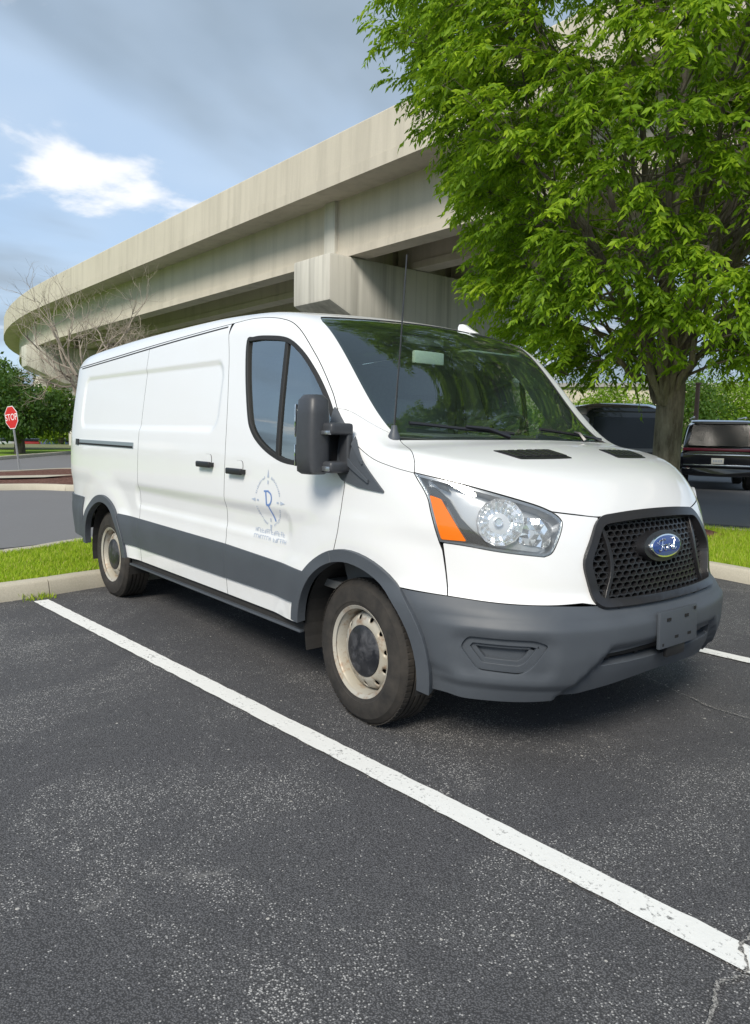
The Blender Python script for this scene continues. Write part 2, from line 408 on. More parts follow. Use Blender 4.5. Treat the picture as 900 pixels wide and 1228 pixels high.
for i_, c_ in enumerate([(.62, .63, .64), (.05, .09, .2), (.35, .36, .38), (.35, .03, .03), (.02, .02, .022), (.7, .7, .68)]): plain('car_paint_%d' % i_, c_, .25, coat=.8)

t = NT('crack_grit')
co = t.coord('Object'); f = t.noise(160., 3, .8, co)
M['crack_grit'] = t.pbr(t.ramp(f, [(.42, (.05, .05, .05)), (.58, (.34, .33, .31))]), .95, 0, None, .2)
# ------------------------------------------------------------------ van body surface (metres; x forward from the front axle, y to the van's left)
def pchip(xs, ys):
    xs = np.array(xs, float); ys = np.array(ys, float)
    h = np.diff(xs); d = np.diff(ys)/h
    m = np.zeros_like(xs)
    for i in range(1, len(xs)-1):
        if d[i-1]*d[i] > 0:
            w1 = 2*h[i]+h[i-1]; w2 = h[i]+2*h[i-1]
            m[i] = (w1+w2)/(w1/d[i-1]+w2/d[i])
    m[0] = d[0]; m[-1] = d[-1]
    def f(q):
        q = np.asarray(q, float)
        i = np.clip(np.searchsorted(xs, q)-1, 0, len(xs)-2)
        t = (q-xs[i])/h[i]
        tc = np.clip(t, 0, 1)
        r = ((1+2*tc)*(1-tc)**2*ys[i] + tc*(1-tc)**2*h[i]*m[i] + tc*tc*(3-2*tc)*ys[i+1] + tc*tc*(tc-1)*h[i]*m[i+1])
        r = r + np.where(t < 0, (q-xs[0])*m[0], 0) + np.where(t > 1, (q-xs[-1])*m[-1], 0)
        return r
    return f
YW = pchip([.2, .35, .5, .66, .78, .90, 1.0, 1.14, 1.28, 1.40, 1.6, 1.8, 1.95, 2.1],
           [.975, 1.005, 1.02, 1.03, 1.02, 1.024, 1.036, 1.033, 1.026, 1.014, .988, .958, .933, .905])
XF = pchip([.2, .27, .34, .42, .50, .58, .64, .70, .80, .90, 1.0, 1.08, 1.2, 1.4],
           [.91, .95, .985, 1.015, 1.030, 1.030, 1.018, .985, .970, .952, .925, .895, .84, .78])
ZT = pchip([-4.6, -4.2, -3.6, -2.6, -1.6, -1.1, -.8, -.64, -.56, .15, .21, .35, .50, .65, .78, .88, .95, 1.05],
           [1.96, 2.02, 2.06, 2.095, 2.105, 2.09, 2.062, 2.03, 2.005, 1.382, 1.362, 1.341, 1.308, 1.26, 1.197, 1.122, 1.04, .86])
X0, X1, XR = -.10, -3.3, -4.38
def sst(a, b, t):
    t = np.clip((t-a)/(b-a), 0, 1)
    return t*t*(3-2*t)
def rrect(x, z, x0, x1, z0, z1, r):
    qx = np.abs(x-(x0+x1)/2)-(x1-x0)/2+r; qz = np.abs(z-(z0+z1)/2)-(z1-z0)/2+r
    return np.hypot(np.maximum(qx, 0), np.maximum(qz, 0))+np.minimum(np.maximum(qx, qz), 0)-r
def side_feat(x, z):
    """outward displacement of the body side (pressed panels, arch flares)"""
    d = -.012*sst(.018, -.030, rrect(x, z, -3.86, -1.36, 1.372, 1.79, .10))
    d = d - .010*sst(.02, -.05, rrect(x, z, -2.62, -.52, .80, .965, .07))
    for wx in (0., -3.3):
        r = np.hypot(x-wx, z-.36)
        d = d + .022*sst(.72, .50, r)*sst(1.1, .9, z)
    return d
def smax(a, b, k):
    h = np.maximum(k-np.abs(a-b), 0)/k
    return np.maximum(a, b)+h*h*k*.25
def Fs(x, y, z, feat=True):
    ay = np.abs(y)
    yw = YW(z)
    if feat: yw = yw+side_feat(x, z)
    pf = np.maximum(x-X0, 0)/(XF(z)-X0)
    pr = np.maximum(X1-x, 0)/(X1-(XR-.10*sst(.3, 1.1, z)+.05*np.maximum(z-1.5, 0)))
    n = 2.6+.28*sst(.75, .66, z); m = 6.
    sf = (pf**n+(ay/yw)**n)**(1/n)-1
    sr = (pr**m+(ay/yw)**m)**(1/m)-1
    S = np.where(x > X0, sf, np.where(x < X1, sr, ay/yw-1))
    xe = x+.11*y*y
    e = .01
    sl = (ZT(xe+e)-ZT(xe-e))/(2*e)
    T = (z-ZT(xe)+.04*y*y)/np.sqrt(1+sl*sl)
    k = .09+.04*sst(-.2, -1.0, x)+.04*sst(.3, .8, x)
    return smax(T, S, k)
def Fgrad(P, feat=True):
    e = 2e-3; g = np.empty_like(P)
    for i in range(3):
        a = P.copy(); b = P.copy(); a[:, i] += e; b[:, i] -= e
        g[:, i] = Fs(a[:, 0], a[:, 1], a[:, 2], feat)-Fs(b[:, 0], b[:, 1], b[:, 2], feat)
    return g/np.linalg.norm(g, axis=1)[:, None]
def march(O, D, t0, t1, n=60, last=False):
    """first root of Fs along rays O+tD coming from t0 (vectorised)"""
    O = np.atleast_2d(O); D = np.atleast_2d(D)
    ts = np.linspace(t0, t1, n)
    P = O[:, None, :]+ts[None, :, None]*D[:, None, :]
    f = Fs(P[..., 0], P[..., 1], P[..., 2])
    sg = np.signbit(f)
    ch = sg[:, 1:] != sg[:, :-1]
    i = np.argmax(ch, axis=1); ok = ch.any(axis=1)
    a = ts[i]; b = ts[i+1]; fa = sg[np.arange(len(i)), i]
    for _ in range(26):
        mdl = (a+b)/2; Q = O+mdl[:, None]*D
        fm = np.signbit(Fs(Q[:, 0], Q[:, 1], Q[:, 2]))
        same = fm == fa
        a = np.where(same, mdl, a); b = np.where(same, b, mdl)
    Q = O+((a+b)/2)[:, None]*D
    Q[~ok] = np.nan
    return Q
XG, XGR, R0 = .10, -3.5, .98
SMID = XG+R0*math.pi/2          # s of the front centre line
SREAR = XGR-R0*math.pi/2
def to_s(P):
    P = np.atleast_2d(P)
    return np.where(P[:, 0] <= XG, P[:, 0], XG+R0*np.arctan2(np.maximum(P[:, 0]-XG, 0), -P[:, 1]))
def lift_side(U):
    U = np.asarray(U, float); s, z = U[:, 0], U[:, 1]
    ph = np.where(s > XG, (s-XG)/R0, np.where(s < XGR, -(XGR-s)/R0, 0.))
    cx = np.clip(s, XGR, XG)
    D = np.stack([np.sin(ph), -np.cos(ph), 0*ph], 1)
    O = np.stack([cx, 0*cx, z], 1)+1.5*D
    return march(O, -D, 0, 1.48, 50)
def lift_top(U):
    U = np.asarray(U, float)
    O = np.stack([U[:, 0], U[:, 1], np.full(len(U), 2.5)], 1)
    return march(O, np.tile([0, 0, -1.], (len(U), 1)), 0, 2., 60)
HC = np.array([-.6, 0, .6])
def to_h(P):
    d = np.atleast_2d(P)-HC
    return np.stack([1.3*np.arctan2(d[:, 1], d[:, 0]), 1.3*np.arctan2(d[:, 2], np.hypot(d[:, 0], d[:, 1]))], 1)
def lift_hood(U):
    a, e = np.asarray(U, float).T/1.3
    D = np.stack([np.cos(a)*np.cos(e), np.sin(a)*np.cos(e), np.sin(e)], 1)
    return march(HC+2.2*D, -D, 0, 2.1, 80)
def resample(loop, h, closed=True):
    P = np.asarray(loop, float)
    if closed: P = np.vstack([P, P[:1]])
    out = []
    for a, b in zip(P[:-1], P[1:]):
        n = max(1, int(math.ceil(np.linalg.norm(b-a)/h)))
        out += [a+(b-a)*k/n for k in range(n)]
    if not closed: out.append(P[-1])
    return np.array(out)
def crom(pts, n=6, closed=False):
    """Catmull-Rom through points"""
    P = [np.array(p, float) for p in pts]; m = len(P); out = []
    for i in range(m if closed else m-1):
        p1, p2 = P[i], P[(i+1) % m]
        p0 = P[(i-1) % m] if (closed or i > 0) else 2*p1-p2
        p3 = P[(i+2) % m] if (closed or i < m-2) else 2*p2-p1
        for k in range(n):
            t = k/n; out.append(.5*((2*p1)+(p2-p0)*t+(2*p0-5*p1+4*p2-p3)*t*t+(3*p1-p0-3*p2+p3)*t**3))
    if not closed: out.append(P[-1])
    return np.array(out)
def round_poly(poly, r, n=5):
    P = [np.array(p, float) for p in poly]; out = []; m = len(P)
    rr = r if hasattr(r, '__len__') else [r]*m
    for i in range(m):
        a, b, c = P[i-1], P[i], P[(i+1) % m]
        d = min(rr[i], .45*np.linalg.norm(a-b), .45*np.linalg.norm(c-b))
        if d < 1e-6: out.append(b); continue
        p = b+(a-b)/np.linalg.norm(a-b)*d; q = b+(c-b)/np.linalg.norm(c-b)*d
        for k in range(n+1):
            t = k/n; out.append((1-t)**2*p+2*t*(1-t)*b+t*t*q)
    return np.array(out)
def area2(P): return .5*np.sum(P[:, 0]*np.roll(P[:, 1], -1)-np.roll(P[:, 0], -1)*P[:, 1])
def inset(P, d):
    P = np.asarray(P, float)
    sg = 1 if area2(P) > 0 else -1
    e = np.roll(P, -1, 0)-P; e /= np.linalg.norm(e, axis=1)[:, None]+1e-12
    nrm = np.stack([-e[:, 1], e[:, 0]], 1)*sg
    n2 = nrm+np.roll(nrm, 1, 0); n2 /= np.maximum(np.linalg.norm(n2, axis=1)[:, None], .3)
    dot = np.maximum((n2*nrm).sum(1), .5)
    return P+n2*(d/dot)[:, None]
def inside(pts, loops):
    x, y = pts[:, 0], pts[:, 1]; r = np.zeros(len(pts), bool)
    for L in loops:
        Q = np.roll(L, -1, 0)
        for (x1, y1), (x2, y2) in zip(L, Q):
            if y1 == y2: continue
            c = (y1 > y) != (y2 > y)
            r ^= c & (x < (x2-x1)*(y-y1)/(y2-y1)+x1)
    return r
def cdt_fill(outer, holes=(), h=.03, hb=None):
    loops = [resample(l, hb or h*.8) for l in [outer, *holes]]
    A = np.vstack(loops); E = []; b = 0
    for l in loops:
        n = len(l); E += [(b+i, b+(i+1) % n) for i in range(n)]; b += n
    lo, hi = loops[0].min(0), loops[0].max(0)
    gx = np.arange(lo[0]+h/2, hi[0], h); gz = np.arange(lo[1]+h/2, hi[1], h*.87)
    X, Z = np.meshgrid(gx, gz); X = X+np.where(np.arange(len(gz)) % 2, h/2, 0)[:, None]
    g = np.stack([X.ravel(), Z.ravel()], 1)
    if len(g):
        g = g[inside(g, loops)]
        if len(g):
            keep = np.ones(len(g), bool)
            for k in range(0, len(g), 4000):
                q = g[k:k+4000]; m = np.full(len(q), 9.)
                for j in range(0, len(A), 400):
                    m = np.minimum(m, ((q[:, None]-A[None, j:j+400])**2).sum(2).min(1))
                keep[k:k+4000] = m > (.5*h)**2
            g = g[keep]
    P = np.vstack([A, g]) if len(g) else A
    v, _, f, *_r = delaunay_2d_cdt([Vector(p) for p in P], E, [], 0, 1e-7)
    V = np.array([(p.x, p.y) for p in v]); T = np.array([t for t in f if len(t) == 3], int)
    return V, T[inside(V[T].mean(1), loops)]
class FL(list):
    nt = 0
def patch(outer, holes=(), h=.03, mode='side', off=0., skirt=.025, gap=0., hb=None):
    """trimmed piece of the body surface with a folded edge; returns V, F, N"""
    outer = np.asarray(outer, float); holes = [np.asarray(q, float) for q in holes]
    if gap:
        outer = inset(resample(outer, hb or h*.8), gap); holes = [inset(resample(q, hb or h*.8), -gap) for q in holes]
    U, T = cdt_fill(outer, holes, h, hb)
    lift = dict(side=lift_side, top=lift_top, hood=lift_hood)[mode]
    P = lift(U)
    bad = np.isnan(P[:, 0])
    if bad.any():
        good = np.where(~bad)[0]
        for i in np.where(bad)[0]: P[i] = P[good[((U[good]-U[i])**2).sum(1).argmin()]]
    N = Fgrad(P)
    o = off(U) if callable(off) else off
    V = P+N*np.reshape(o, (-1, 1)) if callable(off) else P+N*o
    if callable(off):       # shading normals from the displaced sheet
        fn = np.cross(V[T[:, 1]]-V[T[:, 0]], V[T[:, 2]]-V[T[:, 0]])
        fn *= np.sign((fn*N[T[:, 0]]).sum(1))[:, None]
        NN = np.zeros_like(V)
        for k in range(3): np.add.at(NN, T[:, k], fn)
        N = NN/(np.linalg.norm(NN, axis=1)[:, None]+1e-12)
    fn = np.cross(V[T[:, 1]]-V[T[:, 0]], V[T[:, 2]]-V[T[:, 0]])
    flip = (fn*N[T[:, 0]]).sum(1) < 0
    T[flip] = T[flip][:, ::-1]
    F = FL(tuple(t) for t in T); F.nt = len(T); VV = [V]; NNs = [N]
    if skirt:
        cnt = {}
        for t in T:
            for a, b in ((t[0], t[1]), (t[1], t[2]), (t[2], t[0])): cnt[(a, b)] = 1
        be = [e for e in cnt if (e[1], e[0]) not in cnt]
        base = len(V)
        ea = np.array([e[0] for e in be]); eb = np.array([e[1] for e in be])
        d = V[eb]-V[ea]; d /= np.linalg.norm(d, axis=1)[:, None]+1e-12
        on = np.cross(d, N[ea]); on /= np.linalg.norm(on, axis=1)[:, None]+1e-12
        r = min(.004, skirt*.3)
        # rounded lip: edge -> lip -> depth
        A0, B0 = V[ea], V[eb]
        A1, B1 = A0-N[ea]*r+on*r*.3, B0-N[eb]*r+on*r*.3
        A2, B2 = A0-N[ea]*skirt, B0-N[eb]*skirt
        n0a = N[ea]*.8+on*.6; n0b = N[eb]*.8+on*.6
        VV += [A0, B0, A1, B1, A2, B2]; NNs += [n0a, n0b, on, on, on, on]
        m = len(be)
        for i in range(m):
            i0, j0, i1, j1, i2, j2 = [base+k*m+i for k in range(6)]
            F.append((j0, i0, i1, j1)); F.append((j1, i1, i2, j2))
    Nn = np.vstack(NNs); Nn = Nn/np.linalg.norm(Nn, axis=1)[:, None]
    return np.vstack(VV), F, Nn
def mirror(p):
    V, F, N = p
    G = FL(f[::-1] for f in F); G.nt = F.nt
    return V*[1, -1, 1], G, N*[1, -1, 1]
def panel(name, pats, mat, parent, label=None):
    V = []; F = []; N = []; b = 0; mi = []
    for v, f, n in pats:
        mi += [0]*f.nt+[1]*(len(f)-f.nt)
        V.append(v); N.append(n); F += [tuple(i+b for i in q) for q in f]; b += len(v)
    two = mat is M['white_paint']        # black on the folded edges paints in the shade of the shut lines
    o = mk(name, np.vstack(V), F, mat, parent, np.vstack(N), mats=[mat, M['black_rubber']] if two else None, midx=mi if two else None)
    if label: o['label'] = label
    return o
def msz(P): P = np.array(P, float).copy(); P[:, 0] = 2*SMID-P[:, 0]; return P[::-1]     # mirror an (s, z) outline across the nose
def arc(cx, cz, r, a0, a1, n=24): return np.array([(cx+r*math.cos(R_(a)), cz+r*math.sin(R_(a))) for a in np.linspace(a0, a1, n)])
def on_side(s, z, off=0.):
    P = lift_side(np.array([[s, z]])); N = Fgrad(P); return P[0]+N[0]*off, N[0]
# ------------------------------------------------------------------ the van
van = empty('cargo_van', (0, 0, 0))
tag(van, 'white cargo van with grey bumper, black honeycomb grille and blue door emblem', 'van')
HEAD = crom([(.343, 1.216), (.502, 1.187), (.66, 1.152), (.858, 1.101), (.942, 1.071)], 5)
HEAD_R = crom([(.942, 1.071), (.978, 1.045), (.986, 1.015), (.955, .936), (.935, .905), (.905, .892)], 4)
HEAD_B = crom([(.905, .892), (.727, .908), (.593, .925), (.477, .933)], 5)
HEAD_L = crom([(.477, .933), (.436, 1.053), (.41, 1.125), (.343, 1.216)], 5)
HEADLOOP = np.vstack([HEAD[:-1], HEAD_R[:-1], HEAD_B[:-1], HEAD_L[:-1]])
GUT = crom([(SREAR, 1.93), (-4.6, 1.91), (-4.1, 1.895), (-3.38, 1.923), (-2.27, 1.975), (-1.43, 2.008), (-1.11, 2.018), (-.83, 1.987), (-.63, 1.919), (-.432, 1.761), (-.271, 1.591), (-.19, 1.49)], 10)
def gut(s0, s1):
    z = lambda q: np.interp(q, GUT[:, 0], GUT[:, 1])
    m = GUT[(GUT[:, 0] > min(s0, s1)+1e-4) & (GUT[:, 0] < max(s0, s1)-1e-4)]
    L = np.vstack([[(min(s0, s1), z(min(s0, s1)))], m, [(max(s0, s1), z(max(s0, s1)))]])
    return L if s0 < s1 else L[::-1]
AF, AR = (0., .37), (-3.25, .37)
W0 = np.array([.05, 1.362])
ZB = .405
door_r = crom([(-1.23, ZB), (-1.23, .9), (-1.235, 1.36), (-1.30, 1.75), (-1.36, 1.94)], 6)
door_f = crom([(-.19, 1.49), (-.115, 1.33), (-.062, 1.16), (-.072, 1.06), (-.096, .91), (-.132, .80)], 6)
DOOR = np.vstack([door_r, gut(-1.34, -.19)[:-1], door_f, arc(*AF, .45, 107, 176)])
WIN = crom([(-1.124, 1.885), (-1.06, 1.903), (-.913, 1.898), (-.697, 1.868), (-.537, 1.793), (-.393, 1.681), (-.269, 1.555), (-.18, 1.44), (-.135, 1.33), (-.15, 1.240), (-.28, 1.214), (-.553, 1.214), (-.72, 1.25), (-.859, 1.309), (-.95, 1.375), (-1.005, 1.46), (-1.084, 1.69)], 5, True)
SLIDE = np.vstack([[(-2.55, ZB)], door_r, gut(-1.37, -2.55)])
QUART = np.vstack([[(-2.55, ZB)], gut(-2.55, -4.36), [(-4.36, .52)], [(-3.69, .52)], arc(*AR, .45, 160, 4)[:-1], [(-2.81, ZB)]])
QS = crom([(.343, 1.216), (.24, 1.236), (.10, 1.275), (-.05, 1.355), (-.19, 1.49)], 6)[:-1]
FEND = np.vstack([arc(*AF, .45, 107, 52), crom([(.272, .722), (.40, .718), (.527, .713)], 4)[1:], [(.51, .81), (.492, .90)], HEAD_L[:-1], QS, door_f])
G_OUT = np.array([(1.071, .872), (1.172, 1.052), (1.32, 1.062), (SMID, 1.070)])
GB = np.array([(1.131, .676), (1.3, .668), (SMID, .668)])
FASC = np.vstack([[(.527, .713)], [(.492, .93)], HEAD_B[::-1][1:], HEAD_R[::-1][1:], crom([(.942, 1.071), (1.06, 1.058), (1.19, 1.045)], 5)[1:], [(1.10, .872), (1.15, .69), (1.072, .702)], crom([(1.072, .702), (.928, .698), (.738, .702), (.527, .713)], 5)[1:-1]])
GP = .0024
quart = patch(QUART, h=.022, gap=GP); fend = patch(FEND, h=.022, gap=GP)
W0P = lift_top(np.array([(.045, -.815)]))[0]
HSIDE = crom([(.345, -.962), (.27, -.917), (.17, -.864), (.085, -.826)], 6)
# shoulder between fender side, hood and windscreen foot
sh_b = lift_side(resample(np.vstack([QS, [(-.19, 1.49)]]), .03, False))
_e = lift_side(np.array([(-.19, 1.49)]))[0]
SEAM = lift_top(np.array([_e[:2]+(W0P[:2]-_e[:2])*k/9 for k in range(1, 9)]))
sh_t = np.vstack([SEAM, [W0P], lift_top(HSIDE[::-1][:-1])])
shl = np.vstack([to_h(sh_b), to_h(sh_t)])
shoulder = patch(shl, h=.025, mode='hood', gap=.0005, hb=.02)
# roof with both windscreen pillars
gr = lift_side(resample(gut(SREAR, -.19), .04, False))
gy = gr[:, :2]
ws_side = crom([(W0P[0], W0P[1]+.004), (-.15, -.812), (-.40, -.806), (-.585, -.80)], 8)
ws_top = crom([(-.585, -.80), (-.635, -.775), (-.655, -.72), (-.62, -.4), (-.605, 0.)], 8)
ws_edge = np.vstack([ws_side, ws_top[1:]])
loop = np.vstack([gy, SEAM[:, :2], ws_edge]); loopm = (loop*[1, -1])[::-1]
ROOF = np.vstack([loop, loopm[1:-1]])
roof = patch(ROOF, h=.045, mode='top', gap=.0012, hb=.03)
panel('body', [quart, fend, shoulder, mirror(quart), mirror(fend), mirror(shoulder), mirror(patch(SLIDE, h=.04, gap=GP)), roof], M['white_paint'], van)
# windscreen
WSB = crom([(W0P[0], W0P[1]+.004), (.115, -.6), (.165, -.3), (.18, 0)], 8)
wl = np.vstack([WSB[::-1][:-1], ws_edge]); WS = np.vstack([wl, (wl*[1, -1])[::-1][1:-1]])
ws = panel('windscreen', [patch(WS, h=.06, mode='top', gap=.003, off=-.004, skirt=.006)], M['windscreen_glass'], van)
wsi = inset(resample(WS, .03), .026)
panel('frit_band', [patch(WS, [wsi], h=.05, mode='top', gap=.003, off=-.009, skirt=0)], M['satin_black'], ws)
# hood: loop in the hood parameters
hr = crom([(.085, -.826), (.145, -.6), (.20, -.3), (.215, 0)], 8)
hood_rear = lift_top(hr)
hood_side = lift_top(HSIDE[::-1][:-1])
HF = np.vstack([HEAD, crom([(.942, 1.071), (1.06, 1.058), (1.19, 1.045), (1.32, 1.052), (SMID, 1.062)], 5)[1:]])
hood_front = lift_side(resample(HF, .025, False))
hl = np.vstack([to_h(hood_rear[::-1])[:-1], to_h(hood_side), to_h(hood_front)])
hl = hl[~np.isnan(hl[:, 0])]
HOOD = np.vstack([hl, (hl*[-1, 1])[::-1][1:-1]])
HOOD = HOOD if area2(HOOD) > 0 else HOOD[::-1]
hood = panel('hood', [patch(HOOD, h=.03, mode='hood', gap=.003, skirt=.03)], M['white_paint'], van)
# cowl under the wipers
cw = np.vstack([WSB, hr[::-1]+[.01, 0]]); cwl = np.vstack([WSB, (WSB*[1, -1])[::-1][1:], (hr*[1, -1])+[.012, 0], (hr[::-1]+[.012, 0])[1:]])
panel('cowl', [patch(cwl, h=.05, mode='top', off=-.012, skirt=.03)], M['black_plastic'], van)
# hood vents with slots
VENT = np.array([(.405, -.545), (.540, -.510), (.580, -.185), (.445, -.215)])
for sg in (1, -1):
    v3 = lift_top(VENT); vh = to_h(v3); vh = round_poly(vh, .012, 3)
    p = patch(vh, h=.03, mode='hood', off=.003, skirt=.008)
    vo = panel('hood_vent', [p if sg > 0 else mirror(p)], M['black_plastic'], hood)
    for k in range(6):
        a, b = k/6+.03, (k+1)/6-.035
        e = lambda t, w: (1-w)*((1-t)*VENT[0]+t*VENT[3])+w*((1-t)*VENT[1]+t*VENT[2])
        q = np.array([e(a, .16), e(a, .84), e(b, .84), e(b, .16)]); qh = to_h(lift_top(q))
        p = patch(qh, h=.03, mode='hood', off=.008, skirt=.006)
        panel('vent_slat', [p if sg > 0 else mirror(p)], M['satin_black'], vo)
# nose panels
fas = patch(FASC, h=.025, gap=GP)
panel('front_fascia', [fas], M['white_paint'], van); panel('front_fascia', [mirror(fas)], M['white_paint'], van)
# doors
def door(sgn):
    mir = (lambda p: p) if sgn < 0 else mirror
    d = panel('front_door', [mir(patch(DOOR, [WIN], h=.02, gap=GP))], M['white_paint'], van)
    inner = inset(resample(WIN, .02), .021)
    panel('window_seal', [mir(patch(WIN, [inner], h=.02, off=.003, skirt=.02))], M['black_rubber'], d)
    gl = inset(resample(WIN, .02), .018)
    xt, xb = -.70, -.66
    cut = lambda z: xt+(1.87-z)/(1.87-1.21)*(xb-xt)
    lo = gl[gl[:, 0] < cut(gl[:, 1])-.0]; hi = gl[gl[:, 0] >= cut(gl[:, 1])]
    ztop, zbot = 1.849, 1.236
    def order(P, c): 
        a = np.arctan2(P[:, 1]-c[1], P[:, 0]-c[0]); return P[np.argsort(a)]
    A = np.vstack([lo, [(cut(ztop), ztop), (cut(zbot), zbot)]]); B = np.vstack([hi, [(cut(ztop), ztop), (cut(zbot), zbot)]])
    panel('pane', [mir(patch(order(A, (-.88, 1.56)), h=.05, off=-.012, skirt=0))], M['side_glass'], d)
    panel('pane', [mir(patch(order(B, (-.45, 1.45)), h=.05, off=-.012, skirt=0))], M['side_glass'], d)
    bar = np.array([(cut(1.215)-.014, 1.215), (cut(1.215)+.014, 1.215), (cut(1.872)+.014, 1.872), (cut(1.872)-.014, 1.872)])
    panel('window_bar', [mir(patch(bar, h=.03, off=-.002, skirt=.02))], M['black_rubber'], d)
    sail = round_poly([(-.205, 1.50), (.208, 1.122), (.05, 1.135), (-.07, 1.160), (-.15, 1.225), (-.19, 1.30)], .012, 3)
    panel('mirror_sail', [mir(patch(sail, h=.02, off=.010, skirt=.02))], M['grey_plastic'], d)
    return d
door_p = door(-1); door_d = door(1)
slider = panel('sliding_door', [patch(SLIDE, h=.02, gap=GP)], M['white_paint'], van)
# rear end
RD = lambda a, b: np.array([(a, .60), (b, .60), *gut(b, a)])
for p_ in (patch(RD(SREAR+.002, -4.36), h=.05, gap=GP),):
    panel('rear_door', [p_], M['white_paint'], van); panel('rear_door', [mirror(p_)], M['white_paint'], van)
rbp = patch(np.vstack([[(SREAR, .44), (SREAR, .70), (-4.5, .76), (-4.2, .785), (-3.72, .785)], arc(*AR, .474, 160, 172, 8), [(-3.76, .45), (-3.95, .44)]]), h=.04, off=.016, skirt=.04)
panel('rear_bumper', [rbp, mirror(rbp)], M['grey_plastic'], van)
tl = patch(round_poly([(-4.47, 1.0), (-4.37, 1.0), (-4.37, 1.5), (-4.47, 1.5)], .02), h=.04, off=.01, skirt=.02)
panel('tail_light', [tl], M['red_lens'], van); panel('tail_light', [mirror(tl)], M['red_lens'], van)
# lower side cladding, arch trims, sill
def clad(poly, parent, both=True, **kw):
    p = patch(poly, h=.03, off=.013, skirt=.02, gap=.002)
    panel('side_cladding', [p], M['grey_plastic'], parent)
    if both: panel('side_cladding', [mirror(p)], M['grey_plastic'], door_d if parent is door_p else van)
clad(np.vstack([[(-1.23, .508), (-1.23, .713)], [(-.352, .686)], arc(*AF, .476, 140, 163, 8)]), door_p)
clad(np.array([(-2.55, .508), (-1.23, .508), (-1.23, .713), (-2.55, .725)]), slider)
clad(np.vstack([[(-2.55, .508), (-2.55, .725), (-2.90, .728)], arc(*AR, .476, 46, 17, 10)]), van)
def arch(c, a0, a1, a2):
    for b0, b1 in ((a0, a1), (a1, a2)):
        ring = np.vstack([arc(*c, .474, b0, b1, 20), arc(*c, .414, b1, b0, 20)])
        p = patch(ring, h=.02, off=.021, skirt=.05, gap=.0015)
        panel('arch_trim', [p], M['grey_plastic'], van); panel('arch_trim', [mirror(p)], M['grey_plastic'], van)
arch(AF, 174, 107, -11); arch(AR, 176, 90, 4)
for sg in (-1, 1):
    sill = MB()
    for (zt, zb, yo, mname) in ((.398, .350, .985, 0),):
        sill.box((-1.62, sg*(yo-.03), (zt+zb)/2), (2.36, .07, zt-zb))
    sill.build('sill', M['underbody'], van, bevel=.008)
    MB().box((-1.62, sg*.998, .352), (2.34, .03, .014)).build('sill_trim', M['grey_plastic'], van, bevel=.004)
# bumper
BT = crom([(.31, .718), (.527, .713), (.738, .702), (.928, .698), (1.131, .690)], 5)
BB = crom([(.462, .297), (.619, .288), (.85, .290), (1.066, .304), (1.406, .335), (SMID, .342)], 5)
half = np.vstack([BT, [(1.35, .688), (SMID, .688)], BB[::-1][:-1], arc(*AF, .415, -8, 44, 14) ])
half = np.vstack([BT, [(1.35, .688)], ])
ed = arc(*AF, .468, 48, -9, 16)
left = np.vstack([ed[::-1], BT[1:], [(1.35, .688), (SMID, .688)]]); bot = BB
BUMP = np.vstack([left, msz(left)[1:], msz(bot)[1:-1], bot[::-1][:-1]])
FOG = round_poly([(.592, .518), (.622, .566), (.870, .566), (.928, .545), (.868, .448), (.828, .418), (.662, .424)], .022, 4)
SLOT = round_poly([(1.165, .430), (1.195, .486), (1.40, .494), (SMID, .496), (2*SMID-1.40, .494), (2*SMID-1.195, .486), (2*SMID-1.165, .430), (SMID, .424)], .01, 3)
def bump_off(U):
    s = np.where(U[:, 0] > SMID, 2*SMID-U[:, 0], U[:, 0]); z = U[:, 1]
    ln = (s-1.02)-(z-.34)*1.05           # scooped lower centre, bounded by a slanting crease
    d = -.026*sst(-.010, .014, ln)*sst(.53, .50, z)
    d += .010*sst(.70, .60, z)*sst(1.16, .96, s)*sst(.45, .62, s)     # cheek
    fog = rrect(s, z, .56, .955, .395, .585, .05)
    d -= .012*sst(.010, -.03, fog)
    d -= .010*sst(.012, -.012, (z-.425)+(s-.4)*.12)*sst(.62, .50, s)
    d += .012*sst(.632, .612, z)*sst(.40, .60, s)                    # shelf below the painted panel
    d -= .014*sst(.372, .352, z+.05*np.maximum(1.0-s, 0)*0)*sst(1.1, .98, s)*sst(.45, .55, s)   # undercut lip
    return -.004+d
bump = panel('front_bumper', [patch(BUMP, [FOG, msz(FOG), SLOT], h=.02, off=bump_off, skirt=.05)], M['grey_plastic'], van)
for m_ in (lambda q: q, mirror):
    fi = inset(resample(FOG, .012), .030); fj = inset(resample(FOG, .012), .046)
    bz = panel('fog_bezel', [m_(patch(FOG, [fi], h=.02, off=lambda U: -.008+0*U[:, 0], skirt=.03)), m_(patch(fi, [fj], h=.02, off=-.022, skirt=.03))], M['grey_plastic'], bump)
    panel('fog_recess', [m_(patch(inset(resample(FOG, .012), .01), h=.04, off=-.048, skirt=0))], M['grey_plastic'], bz)
panel('intake_backing', [patch(inset(resample(SLOT, .03), -.03), h=.05, off=-.10, skirt=0)], M['dark_void'], bump)
for z_, o_ in ((.46, -.045),):
    panel('intake_bar', [patch(np.array([(1.16, z_-.009), (2*SMID-1.16, z_-.009), (2*SMID-1.16, z_+.009), (1.16, z_+.009)]), h=.03, off=o_, skirt=.03)], M['black_plastic'], bump)
for k in range(5):
    s_ = 1.24+k*.2
    panel('intake_rib', [patch(np.array([(s_-.012, .43), (s_+.012, .43), (s_+.012, .49), (s_-.012, .49)]), h=.03, off=-.055, skirt=.03)], M['black_plastic'], bump)
